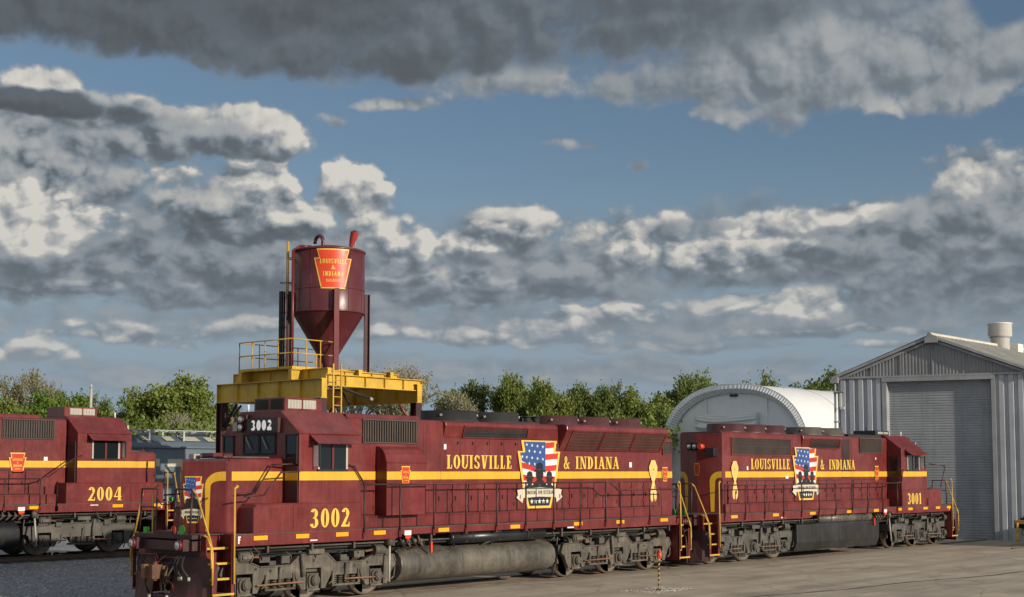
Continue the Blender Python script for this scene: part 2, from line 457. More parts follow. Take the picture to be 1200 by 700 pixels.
    def build(self, name, parent=None, bevel=0.0, seg=2):
        me = bpy.data.meshes.new(name)
        me.from_pydata(self.v, [], self.f)
        for m in self.mats: me.materials.append(m)
        me.polygons.foreach_set('material_index', self.m)
        me.polygons.foreach_set('use_smooth', self.s)
        me.update()
        o = bpy.data.objects.new(name, me)
        COL.objects.link(o)
        if parent is not None: o.parent = parent
        if bevel:
            md = o.modifiers.new('edge_wear', 'BEVEL')
            md.width = bevel; md.segments = seg; md.limit_method = 'ANGLE'; md.angle_limit = R(35)
            md.use_clamp_overlap = True
        return o


def tag(o, label=None, cat=None, group=None, kind=None):
    if label: o['label'] = label
    if cat: o['category'] = cat
    if group: o['group'] = group
    if kind: o['kind'] = kind
    return o


def empty(name, loc, rz=0.0):
    o = bpy.data.objects.new(name, None)
    COL.objects.link(o)
    o.location = loc; o.rotation_euler = (0, 0, rz)
    o.empty_display_size = 0.5
    return o


def copy_tree(o, parent=None):
    c = o.copy(); COL.objects.link(c); c.parent = parent
    for ch in list(o.children): copy_tree(ch, c)
    return c


# ================================================================== lettering
def ring(cx, cy, rx, ry, a0, a1, T, t, n=14):
    out = []
    for i in range(n):
        b0 = R(a0 + (a1 - a0) * i / n); b1 = R(a0 + (a1 - a0) * (i + 1) / n)
        out.append([(cx + rx * cos(b0), cy + ry * sin(b0)), (cx + rx * cos(b1), cy + ry * sin(b1)),
                    (cx + (rx - T) * cos(b1), cy + (ry - t) * sin(b1)), (cx + (rx - T) * cos(b0), cy + (ry - t) * sin(b0))])
    return out


def rect(x0, x1, y0, y1): return [[(x0, y0), (x1, y0), (x1, y1), (x0, y1)]]


def diag(xa, ya, xb, yb, w): return [[(xa - w / 2, ya), (xa + w / 2, ya), (xb + w / 2, yb), (xb - w / 2, yb)]]


def glyph(ch, T, t, serif):
    """polygons of one letter, one unit high; T thick stroke, t thin stroke"""
    S = lambda x, y, w=0.16: rect(x - T / 2 - w * .42, x + T / 2 + w * .42, y, y + t * .8) if serif else []
    if ch == ' ': return [], 0.30
    if ch == 'L':
        return rect(.10, .10 + T, 0, 1) + rect(.02, .50, 0, t) + S(.10 + T / 2, 1 - t * .8) + (rect(.50 - t, .50, t, .28) if serif else []), .54
    if ch == 'I':
        return rect(.10, .10 + T, 0, 1) + S(.10 + T / 2, 0) + S(.10 + T / 2, 1 - t * .8), .20 + T
    if ch == 'O': return ring(.32, .5, .30, .51, 0, 360, T, t * .8, 22), .64
    if ch == '0': return ring(.28, .5, .26, .51, 0, 360, T, t * .8, 22), .56
    if ch == 'U':
        return rect(.08, .08 + T, .30, 1) + rect(.60 - t * 1.1, .60, .30, 1) + ring(.34, .32, .26, .33, 180, 360, T * .8, t) + S(.08 + T / 2, 1 - t * .8) + S(.60 - t / 2, 1 - t * .8), .66
    if ch == 'V':
        return diag(.32, 0, .10 + T / 2, 1, T) + diag(.36, 0, .58 - t / 2, 1, t * 1.3) + S(.10 + T / 2, 1 - t * .8) + S(.56, 1 - t * .8), .66
    if ch == 'S':
        return (ring(.27, .745, .24, .265, 20, 250, T * .95, t) + ring(.27, .26, .25, .27, -160, 90, T * .95, t)
                + [[(.05, .66), (.22, .60), (.48, .33), (.34, .44)]] + (rect(.43, .50, .70, .95) + rect(.03, .10, .05, .30) if serif else [])), .56
    if ch == 'E':
        return rect(.10, .10 + T, 0, 1) + rect(.02, .52, 0, t) + rect(.02, .50, 1 - t, 1) + rect(.10 + T, .40, .5 - t / 2, .5 + t / 2) + (rect(.52 - t, .52, t, .26) + rect(.50 - t, .50, .76, 1 - t) + rect(.40 - t * .7, .40, .36, .64) if serif else []), .56
    if ch == 'N':
        tt = t * 1.1 if serif else T
        return rect(.10, .10 + tt, 0, 1) + rect(.64 - tt, .64, 0, 1) + diag(.64 - T / 2, 0, .10 + T / 2, 1, T) + S(.10 + tt / 2, 0) + S(.08 + tt / 2, 1 - t * .8) + S(.64 - tt / 2, 1 - t * .8), .72
    if ch == 'D':
        return rect(.10, .10 + T, 0, 1) + rect(.02, .30, 0, t) + rect(.02, .30, 1 - t, 1) + ring(.28, .5, .34, .5, -90, 90, T, t), .66
    if ch == 'A':
        return diag(.12, 0, .36, 1, t * 1.2) + diag(.58, 0, .34, 1, T) + rect(.20, .50, .26, .26 + t) + S(.12, 0, .12) + S(.58, 0, .1), .72
    if ch == 'R':
        return rect(.10, .10 + T, 0, 1) + rect(.02, .30, 1 - t, 1) + rect(.1, .30, .46, .46 + t) + ring(.28, .74, .26, .26 + .02, -90, 90, T, t) + diag(.56, 0, .32, .48, T) + S(.10 + T / 2, 0), .66
    if ch == '&':
        return (ring(.30, .77, .17, .24, 0, 360, T * .75, t * .8) + ring(.29, .26, .27, .28, 60, 330, T * .95, t)
                + diag(.66, 0, .26, .66, T) + diag(.44, .14, .66, .48, t * 1.1) + (rect(.56, .78, .45, .45 + t * .8) if serif else [])), .80
    if ch == '1':
        return rect(.16, .16 + T, 0, 1) + [[(.02, .80), (.16, .86), (.16, 1.0), (.02, .86)]] + S(.16 + T / 2, 0), .46
    if ch == '2':
        return ring(.28, .73, .24, .28, -25, 165, T, t) + [[(.03, t * .9), (.24, t * .9), (.50, .62), (.34, .60)]] + rect(.02, .52, 0, t * 1.5) + rect(.48, .54, 0, .25), .58
    if ch == '3':
        return ring(.25, .755, .23, .255, -80, 160, T, t) + ring(.25, .27, .26, .28, -165, 80, T, t) + rect(.18, .32, .49, .55), .56
    if ch == '4':
        return rect(.34, .34 + T, 0, 1) + [[(.02, .26), (.10, .26), (.40, 1.0), (.34, 1.0)]] + rect(.02, .60, .24, .24 + t * 1.2) + S(.34 + T / 2, 0), .64
    if ch == 'F':
        return rect(.10, .10 + T, 0, 1) + rect(.10, .52, 1 - t, 1) + rect(.10, .44, .46, .46 + t), .54
    if ch == 'H': return rect(.08, .08 + T, 0, 1) + rect(.60 - T, .60, 0, 1) + rect(.1, .6, .46, .46 + t), .68
    if ch == 'G': return ring(.32, .5, .30, .51, 40, 330, T, t) + rect(.40, .62, .40, .40 + t) + rect(.62 - T, .62, .06, .42), .68
    if ch == 'T': return rect(.24, .24 + T, 0, 1) + rect(.02, .56, 1 - t, 1), .58
    return rect(.1, .1 + T, 0, 1), .3 + T


def text_polys(txt, h, wscale=1.0, T=0.18, t=0.085, serif=True, gap=0.07, width=None):
    out = []; x = 0.0
    for ch in txt:
        P, w = glyph(ch, T, t, serif)
        for k, p in enumerate(P): out.append([(x + a, b) for a, b in p])
        x += w + gap
    x -= gap
    sx = h * wscale if width is None else width / x
    out = [[((a - x / 2) * sx, b * h) for a, b in p] for p in out]
    return out, x * sx


def place_polys(mb, polys, M, m, off=0.0, step=0.00035):
    """flat shapes laid on a surface; M takes (u, v, out) to 3D. Each next shape sits a hair prouder."""
    for k, p in enumerate(polys):
        a = sum(p[i][0] * p[(i + 1) % len(p)][1] - p[(i + 1) % len(p)][0] * p[i][1] for i in range(len(p)))
        if a < 0: p = p[::-1]
        d = off + (k % 7) * step
        mb.add([M @ Vector((u, v, d)) for u, v in p], [tuple(range(len(p)))], m)


def side_matrix(s, x, y, z):
    """(u right, v up, w out) on a vehicle side whose outward normal is s*y"""
    return Matrix(((-s, 0, 0, x), (0, 0, s, s * y), (0, 1, 0, z), (0, 0, 0, 1)))


def front_matrix(d, x, y, z):
    """the same on a face whose outward normal is d*x"""
    return Matrix(((0, 0, d, x), (d, 0, 0, y), (0, 1, 0, z), (0, 0, 0, 1)))


def keystone(w, h, k=1.0):
    """keystone outline, centred, v from 0 to h"""
    P = [(-.31, 0), (.31, 0), (.5, .77), (.36, .77), (.43, 1.0), (-.43, 1.0), (-.36, .77), (-.5, .77)]
    return [(a * w * k, h * .5 + (b - .5) * h * (1 - (1 - k) * .8)) for a, b in P]


def emblem_small(mb, M, w, h, off, words=True):
    place_polys(mb, [keystone(w, h)], M, GOLD, off)
    place_polys(mb, [keystone(w, h, .86)], M, REDK, off + .004)
    if words:
        for txt, hh, v, ww in (('LOUISVILLE', .12, .60, .60), ('&', .09, .47, .09), ('INDIANA', .12, .30, .50), ('RAILROAD', .065, .17, .34)):
            P, _ = text_polys(txt, h * hh, T=.2, t=.12, serif=False, width=w * ww)
            place_polys(mb, P, M @ Matrix.Translation((0, h * v, 0)), GOLD, off + .008)


def star(cx, cy, r):
    return [(cx + (r if i % 2 == 0 else r * .42) * sin(pi * i / 5), cy + (r if i % 2 == 0 else r * .42) * cos(pi * i / 5)) for i in range(10)]


def clip(poly, x0=None, x1=None, side=None):
    """cut a convex-ish polygon by half planes given as (nx, ny, c): keep nx*x+ny*y<=c"""
    for nx, ny, c in side:
        out = []
        for i in range(len(poly)):
            a, b = poly[i], poly[(i + 1) % len(poly)]
            da, db = nx * a[0] + ny * a[1] - c, nx * b[0] + ny * b[1] - c
            if da <= 0: out.append(a)
            if (da < 0 < db) or (db < 0 < da):
                k = da / (da - db); out.append((a[0] + (b[0] - a[0]) * k, a[1] + (b[1] - a[1]) * k))
        poly = out
        if len(poly) < 3: return []
    return poly


def hero_emblem(mb, M, w, h, off=0.004):
    """keystone with flag, three hatted silhouettes, banner and five stars; v 0..h"""
    # the top three quarters is the keystone, the bottom the starred foot and the banner
    kh = h * .80; kz = h * .20
    A = M @ Matrix.Translation((0, kz, 0))
    KS = [(-.36, 0), (.36, 0), (.5, .80), (.38, .80), (.42, 1.0), (-.42, 1.0), (-.38, .80), (-.5, .80)]
    place_polys(mb, [[(a * w, b * kh) for a, b in KS]], A, GOLD, off)
    k = .91
    up = [(-.36 * k * w, .82 * kh), (.36 * k * w, .82 * kh), (.40 * k * w, .975 * kh), (-.40 * k * w, .975 * kh)]
    lo = [(-.35 * k * w, 0), (.35 * k * w, 0), (.49 * k * w, .775 * kh), (-.49 * k * w, .775 * kh)]
    mid = [(-.36 * k * w, .775 * kh), (.36 * k * w, .775 * kh), (.36 * k * w, .82 * kh), (-.36 * k * w, .82 * kh)]
    for base in (up, lo, mid): place_polys(mb, [base], A, WHITE, off + .003)
    sx = .14 * w
    n = 9
    for i in range(n):                       # wavy red stripes
        if i % 2: continue
        v0 = kh * (.02 + i * .108); v1 = v0 + kh * .108
        for (xa, xb, dip) in ((-.5 * w, -.2 * w, .05), (-.2 * w, sx, -.02), (sx, .5 * w, -.03)):
            q = [(xa, v0 + dip * kh), (xb, v0), (xb, v1), (xa, v1 + dip * kh)]
            for base in (lo, mid, up):
                sides = []
                nb = len(base)
                for e in range(nb):
                    a, b = base[e], base[(e + 1) % nb]
                    nx, ny = b[1] - a[1], -(b[0] - a[0]); sides.append((nx, ny, nx * a[0] + ny * a[1]))
                c = clip(q, side=sides)
                if len(c) > 2: place_polys(mb, [c], A, REDK, off + .006)
    for q in ([(-.40 * k * w, .975 * kh), (-.36 * k * w, .82 * kh), (sx, .82 * kh), (sx, .975 * kh)],
              [(-.48 * k * w, .775 * kh), (-.45 * k * w, .62 * kh), (-.10 * w, .50 * kh), (sx, .40 * kh), (sx, .82 * kh), (-.36 * k * w, .82 * kh), (-.36 * k * w, .775 * kh)]):
        place_polys(mb, [q], A, BLUE, off + .009)
    st = []
    for r in range(4):
        for c in range(4):
            x = -.30 * w + c * .125 * w + (r % 2) * .06 * w; y = (.92 - r * .115) * kh - c * .012 * kh
            if x < sx - .03 * w: st.append(star(x, y, .028 * w))
    st.append(star(-.40 * w, .70 * kh, .028 * w)); st.append(star(.07 * w, .46 * kh, .028 * w))
    place_polys(mb, st, A, WHITE, off + .012)
    # three dark figures in wide-brimmed hats
    for cx, top, sc in ((-.23 * w, .40 * kh, .78), (.23 * w, .40 * kh, .78), (0.0, .55 * kh, 1.0)):
        r = .088 * w * sc
        P = [[(cx + r * cos(a * pi / 7), top - r * 1.6 + r * 1.2 * sin(a * pi / 7)) for a in range(14)],
             [(cx - r * 1.65, top - r * 1.15), (cx, top - r * 1.3), (cx + r * 1.65, top - r * 1.15), (cx + r * 1.1, top - r * .75), (cx - r * 1.1, top - r * .75)],
             [(cx - r * .95, top - r * .8), (cx + r * .95, top - r * .8), (cx + r * .8, top + r * .1), (cx, top + r * .45), (cx - r * .8, top + r * .1)],
             [(cx - r * 2.1, 0), (cx + r * 2.1, 0), (cx + r * 2.0, top - r * 3.7), (cx + r * 1.5, top - r * 3.05), (cx + r * .5, top - r * 2.5), (cx - r * .5, top - r * 2.5), (cx - r * 1.5, top - r * 3.05), (cx - r * 2.0, top - r * 3.7)]]
        place_polys(mb, P, A, BLACK, off + .014 + (0.002 if sc == 1 else 0))
        place_polys(mb, [[(cx - r * .9, top - r * .86), (cx + r * .9, top - r * .86), (cx + r * .9, top - r * .76), (cx - r * .9, top - r * .76)], [(cx - r * .25, top - r * 3.6), (cx, top - r * 2.9), (cx + r * .25, top - r * 3.6)]], A, GRIME, off + .0175)
    place_polys(mb, [[(-.35 * k * w, -.01 * kh), (.35 * k * w, -.01 * kh), (.37 * k * w, .13 * kh), (-.37 * k * w, .13 * kh)]], A, BLACK, off + .0185)
    # starred foot
    place_polys(mb, [[(-.27 * w, 0), (.27 * w, 0), (.33 * w, h * .20), (-.33 * w, h * .20)]], M, GOLD, off + .001)
    place_polys(mb, [[(-.23 * w, h * .035), (.23 * w, h * .035), (.29 * w, h * .20), (-.29 * w, h * .20)]], M, BLACK, off + .004)
    place_polys(mb, [star(-.18 * w + i * .09 * w, h * .10, .042 * w) for i in range(5)], M, WHITE, off + .008)
    # banner with folded ends
    for s in (-1, 1):
        q = [(s * .36 * w, h * .23), (s * .40 * w, h * .08), (s * .54 * w, h * .16), (s * .50 * w, h * .20), (s * .52 * w, h * .27), (s * .40 * w, h * .29)]
        place_polys(mb, [q], M, CREAM, off + .018)
    place_polys(mb, [[(-.40 * w, h * .155), (0, h * .17), (.40 * w, h * .155), (.41 * w, h * .29), (0, h * .31), (-.41 * w, h * .29)]], M, CREAM, off + .023)
    P, _ = text_polys('HONORING OUR VETERANS', h * .055, T=.16, t=.12, serif=False, width=.70 * w)
    place_polys(mb, P, M @ Matrix.Translation((0, h * .205, 0)), BLACK, off + .026)


# ================================================================== locomotives
def wheel_mesh():
    b = MB()
    prof = [(.0, -.02), (.10, -.02), (.11, .05), (.16, .05), (.18, .0), (.36, .02), (.40, .05), (.455, .055), (.508, .06), (.50, -.06), (.53, -.075), (.53, -.10), (.44, -.10), (.40, -.06), (.18, -.05), (.0, -.05)]
    b.lathe(prof[:8], WDARK, 32, axis='y'); b.lathe(prof[7:13], WSTEEL, 32, axis='y'); b.lathe(prof[12:], WDARK, 32, axis='y')
    return b


def axle_box_mb(m, hub):
    b = MB()
    b.box(-.185, .185, -.16, .02, -.20, .17, m)
    b.prism([(-.14, -.16), (.14, -.16), (.17, -.05), (.17, .08), (.11, .15), (-.11, .15), (-.17, .08), (-.17, -.05)], 'y', .0, .07, m)
    b.cyl((0, .06, 0), (0, .15, 0), .125, hub, 18)
    b.cyl((0, .15, 0), (0, .175, 0), .095, m, 16)
    for i in range(6):
        a = i * pi / 3
        b.cyl((.105 * cos(a), .15, .105 * sin(a)), (.105 * cos(a), .168, .105 * sin(a)), .014, m, 6)
    b.box(-.20, .20, -.05, .05, -.245, -.20, m)
    return b


def make_truck(root, cx, style, m, hub, axles):
    """a truck with its frame, wheels, axle boxes, springs, brake gear"""
    b = MB()
    yo, yi = 1.24, 1.10
    h = (axles[-1] - axles[0]) / 2
    for s in (-1, 1):
        if style == 'flexicoil':
            top = [(-2.78, .78), (-2.66, 1.03), (-1.95, 1.05), (-1.62, .92), (-.72, .92), (-.42, 1.16), (.42, 1.16), (.72, .92), (1.62, .92), (1.95, 1.05), (2.66, 1.03), (2.78, .78)]
        elif style == 'htc':
            top = [(-2.78, .80), (-2.70, .98), (-2.2, 1.02), (-1.45, .98), (-1.3, .90), (-.75, .90), (-.60, 1.02), (.60, 1.02), (.75, .90), (1.3, .90), (1.45, .98), (2.2, 1.02), (2.70, .98), (2.78, .80)]
        else:
            top = [(-h - .65, .72), (-h - .58, .98), (-h + .1, 1.02), (-.75, 1.06), (.75, 1.06), (h - .1, 1.02), (h + .58, .98), (h + .65, .72)]
        bot = []
        ax = sorted(axles, reverse=True)
        e = ax[0]
        for i, a in enumerate(ax):
            if i == 0: bot += [(a + .52, .60), (a + .37, .30), (a + .24, .30)]
            else:
                bot += [(a + .55, .60), (a + .37, .30), (a + .24, .30)]
            zt = .80 if (style == 'flexicoil' and a == 0) else .76
            bot += [(a + .24, zt), (a - .24, zt), (a - .24, .30), (a - .37, .30)]
            bot += [(a - .55, .60)] if i < len(ax) - 1 else [(a - .52, .60)]
        b.prism(top + bot, 'y', s * yi, s * yo, m, Matrix.Translation((cx, 0, 0)))
        # raised flange along the frame
        for (xa, za), (xb, zb) in zip(top[:-1], top[1:]):
            b.cyl((cx + xa, s * (yo + .005), za - .02), (cx + xb, s * (yo + .005), zb - .02), .022, m, 6)
        # holes in the web
        for k in ((-1.75, .86), (-1.32, .80), (-.98, .78), (1.75, .86), (1.32, .80), (.98, .78), (0, .98)) if style != 'blomberg' else ((-.35, .9), (.35, .9)):
            b.cyl((cx + k[0], s * (yo - .02), k[1]), (cx + k[0], s * (yo + .004), k[1]), .042, BLACKM, 12)
        # coil springs and swing hangers between the pedestals
        gaps = [(ax[i] + ax[i + 1]) / 2 for i in range(len(ax) - 1)]
        for gx in gaps:
            for dx in (-.30, -.10, .12, .32):
                for k in range(6):
                    z = .40 + k * .045
                    b.cyl((cx + gx + dx, s * 1.16, z), (cx + gx + dx, s * 1.16, z + .024), .075, m, 10)
            b.box(cx + gx - .46, cx + gx + .46, s * 1.05, s * 1.27, .335, .385, m)
            b.box(cx + gx - .46, cx + gx - .38, s * 1.22, s * 1.27, .36, .72, m)
            b.box(cx + gx + .38, cx + gx + .46, s * 1.22, s * 1.27, .36, .72, m)
            b.cyl((cx + gx, s * 1.20, .43), (cx + gx + .02, s * 1.30, .88), .045, m, 8)
        # brake hangers, shoes and rods beside every wheel
        for a in ax:
            for dx in (-.60, .60):
                if abs(a + dx) > h + .62: continue
                b.prism([(cx + a + dx - .05, .86), (cx + a + dx + .05, .86), (cx + a + dx * .93 + .05, .42), (cx + a + dx * .93 - .05, .42)], 'y', s * .90, s * .98, m)
                b.box(cx + a + dx * .90 - .05, cx + a + dx * .90 + .05, s * .72, s * .86, .36, .66, RUST)
                b.tube([(cx + a + dx, s * 1.28, .70), (cx + a + dx * .9, s * 1.30, .46), (cx + a + dx * .75, s * 1.28, .40)], .022, m)
        b.tube([(cx - h - .2, s * 1.31, .485), (cx - h * .45, s * 1.31, .50)], .024, RUST)
        b.tube([(cx + .35, s * 1.31, .50), (cx + h - .3, s * 1.31, .485)], .024, RUST)
        b.tube([(cx - h - .5, s * 1.18, 1.12), (cx - h * .4, s * 1.22, 1.20), (cx + h * .4, s * 1.22, 1.17), (cx + h + .5, s * 1.18, 1.10)], .020, BLACKM)
        b.tube([(cx - h - .3, s * 1.0, 1.22), (cx + h + .3, s * 1.0, 1.20)], .030, m)
        for i in range(7):
            x = cx - h - .2 + i * (2 * h + .4) / 6 + random.uniform(-.1, .1)
            b.tube([(x, s * 1.22, 1.02), (x + .04, s * 1.30, 1.12), (x + .10, s * 1.1, 1.26)], .016, random.choice([BLACKM, m, HOSE]))
        # sand pipes at the ends
        for e in (-1, 1):
            xx = cx + e * (h + .62)
            b.tube([(xx, s * 1.05, 1.3), (xx, s * .95, .7), (xx - e * .10, s * .78, .14)], .022, m)
        # shock absorber on the middle axle
        b.cyl((cx + .36, s * 1.30, .62), (cx + .42, s * 1.30, 1.16), .05, m, 10)
        b.box(cx - .24, cx + .24, s * 1.22, s * 1.36, 1.14, 1.26, m)
        # dampers, brackets and lumps of gear along the top of the frame
        for x, w_, z, hh, q in ((-1.45, .34, 1.0, .16, 1.22), (-.9, .22, .95, .14, 1.26), (.92, .25, .96, .18, 1.25), (1.5, .3, 1.0, .13, 1.2), (2.35, .22, 1.03, .12, 1.22), (-2.35, .25, 1.03, .14, 1.2)):
            if abs(x) < h + .6:
                b.box(cx + x - w_ / 2, cx + x + w_ / 2, s * (q - .18), s * (q + .06), z, z + hh, random.choice([m, GRIME]))
    b.box(cx - .35, cx + .35, -1.1, 1.1, .70, 1.22, GRIME)
    for x in [(ax[i] + ax[i + 1]) / 2 for i in range(len(ax) - 1)]:
        b.box(cx + x - .22, cx + x + .22, -1.12, 1.12, .80, 1.02, GRIME)
    for e in (-1, 1):
        b.box(cx + e * (h + .62), cx + e * (h + .72), -1.15, 1.15, .72, .98, GRIME)
    for a in axles:
        b.cyl((cx + a, -.72, .508), (cx + a, .72, .508), .09, GRIME, 10)
        b.box(cx + a - .42, cx + a + .10, -.55, .55, .22, .80, GRIME)      # traction motor
    tr = b.build('truck', root, .008, 1)
    wb = wheel_mesh().build('wheel', tr); wme = wb.data; bpy.data.objects.remove(wb)
    ab = axle_box_mb(m, hub).build('axle_box', tr, .008, 1)
    first = True
    for a in axles:
        for s in (-1, 1):
            w = bpy.data.objects.new('wheel', wme); COL.objects.link(w); w.parent = tr
            w.location = (cx + a, s * .76, .508); w.rotation_euler = (0, 0, 0 if s > 0 else pi)
            o = ab if first else ab.copy()
            if not first: COL.objects.link(o)
            first = False
            o.parent = tr; o.location = (cx + a, s * 1.20, .508); o.rotation_euler = (0, 0, 0 if s > 0 else pi)
    cyb = MB(); cyb.cyl((-.20, 0, 0), (.12, 0, 0), .125, m, 16); cyb.cyl((.12, 0, 0), (.16, 0, 0), .15, m, 16); cyb.cyl((.16, 0, 0), (.42, 0, -.03), .03, RUST, 8); cyb.cyl((-.23, 0, 0), (-.20, 0, 0), .10, GRIME, 12)
    cyb.box(-.15, .10, -.16, .0, -.05, .05, m)
    cy0 = cyb.build('brake_cylinder', tr, .006, 1)
    k = 0
    for e in (-1, 1):
        for s in (-1, 1):
            o = cy0 if k == 0 else cy0.copy()
            if k: COL.objects.link(o)
            k += 1
            o.parent = tr; o.location = (cx + e * (h + .02), s * 1.24, 1.16); o.rotation_euler = (0, 0, (0 if e < 0 else pi))
    return tr


def grille(parent, s, x0, x1, y0, y1, z0, z1, style, lean=0.0, name='grille'):
    """louvred or meshed intake on a hood side: y0 at the bottom, y1 at the top, top shifted by lean"""
    b = MB()
    P = lambda u, v, w: ((x0 + (x1 - x0) * u) + lean * v, s * (y0 + (y1 - y0) * v + w), z0 + (z1 - z0) * v)
    def patch(u0, u1, v0, v1, w0, w1, m):
        vs = [P(u0, v0, w0), P(u1, v0, w0), P(u1, v1, w0), P(u0, v1, w0), P(u0, v0, w1), P(u1, v0, w1), P(u1, v1, w1), P(u0, v1, w1)]
        fs = [(0, 3, 2, 1), (4, 5, 6, 7), (0, 1, 5, 4), (1, 2, 6, 5), (2, 3, 7, 6), (3, 0, 4, 7)]
        b.add(vs, fs if s * (x1 - x0) < 0 else [f[::-1] for f in fs], m)
    patch(0, 1, 0, 1, -.01, .006, BLACKM if style != 'mesh' else DARKG)
    W, H = abs(x1 - x0), abs(z1 - z0)
    if style == 'vertical':
        n = int(W / .085)
        for i in range(n):
            patch((i + .2) / n, (i + .72) / n, .02, .98, .006, .045, DARKG)
    elif style == 'fine':
        n = int(W / .05)
        for i in range(n): patch((i + .2) / n, (i + .8) / n, .02, .98, .006, .018, DARKG)
        for v in (.5,): patch(0, 1, v - .012, v + .012, .018, .028, DARKG)
        patch(.495, .505, 0, 1, .018, .03, DARKG)
    else:
        n = max(3, int(W / .075)); k = max(3, int(H / .075))
        mm = DARKG if style == 'mesh' else BLACKM
        for i in range(n): patch((i + .3) / n, (i + .6) / n, .02, .98, .006, .020, mm)
        for i in range(k): patch(.01, .99, (i + .3) / k, (i + .6) / k, .020, .030, mm)
    fw, fh = .035 / W, .035 / H
    fm = MAROON if style != 'vertical' else DARKG
    patch(-fw, 0, -fh, 1 + fh, -.01, .04, fm); patch(1, 1 + fw, -fh, 1 + fh, -.01, .04, fm)
    patch(0, 1, -fh, 0, -.01, .04, fm); patch(0, 1, 1, 1 + fh, -.01, .04, fm)
    return b.build(name, parent)


def roof_fan(parent, x, y, z, r, m, hh=.26):
    b = MB()
    b.lathe([(r + .05, -.10), (r + .05, .0), (r, .02), (r, hh), (r - .03, hh), (r - .03, .05), (.0, .05)], m, 28, (x, y, z))
    for i in range(8):
        a = i * pi / 8
        b.box(-(r - .03), (r - .03), -.008, .008, hh - .03, hh - .012, m, Matrix.Translation((x, y, z)) @ Matrix.Rotation(a, 4, 'Z'))
    for q in (.3, .55, .8):
        b.lathe([(r * q, hh - .028), (r * q + .015, hh - .028), (r * q + .015, hh - .014), (r * q, hh - .014), (r * q, hh - .028)], m, 24, (x, y, z))
    b.cyl((x, y, z + .05), (x, y, z + hh - .02), .12, BLACKM, 12)
    for i in range(4):
        a = .5 + i * pi / 2
        b.cyl((x + (r + .0) * cos(a), y + (r + .0) * sin(a), z + .13), (x + (r + .035) * cos(a), y + (r + .035) * sin(a), z + .13), .035, ALU, 8)
    return b.build('roof_fan', parent)


def hood_box(b, x0, x1, y, z0, z1, m, ch=.10):
    """long hood block with rounded shoulders"""
    prof = [(-y, z0), (y, z0), (y, z1 - ch), (y - ch * .3, z1 - ch * .3), (y - ch, z1), (-y + ch, z1), (-y + ch * .3, z1 - ch * .3), (-y, z1 - ch)]
    b.prism(prof, 'x', x0, x1, m)


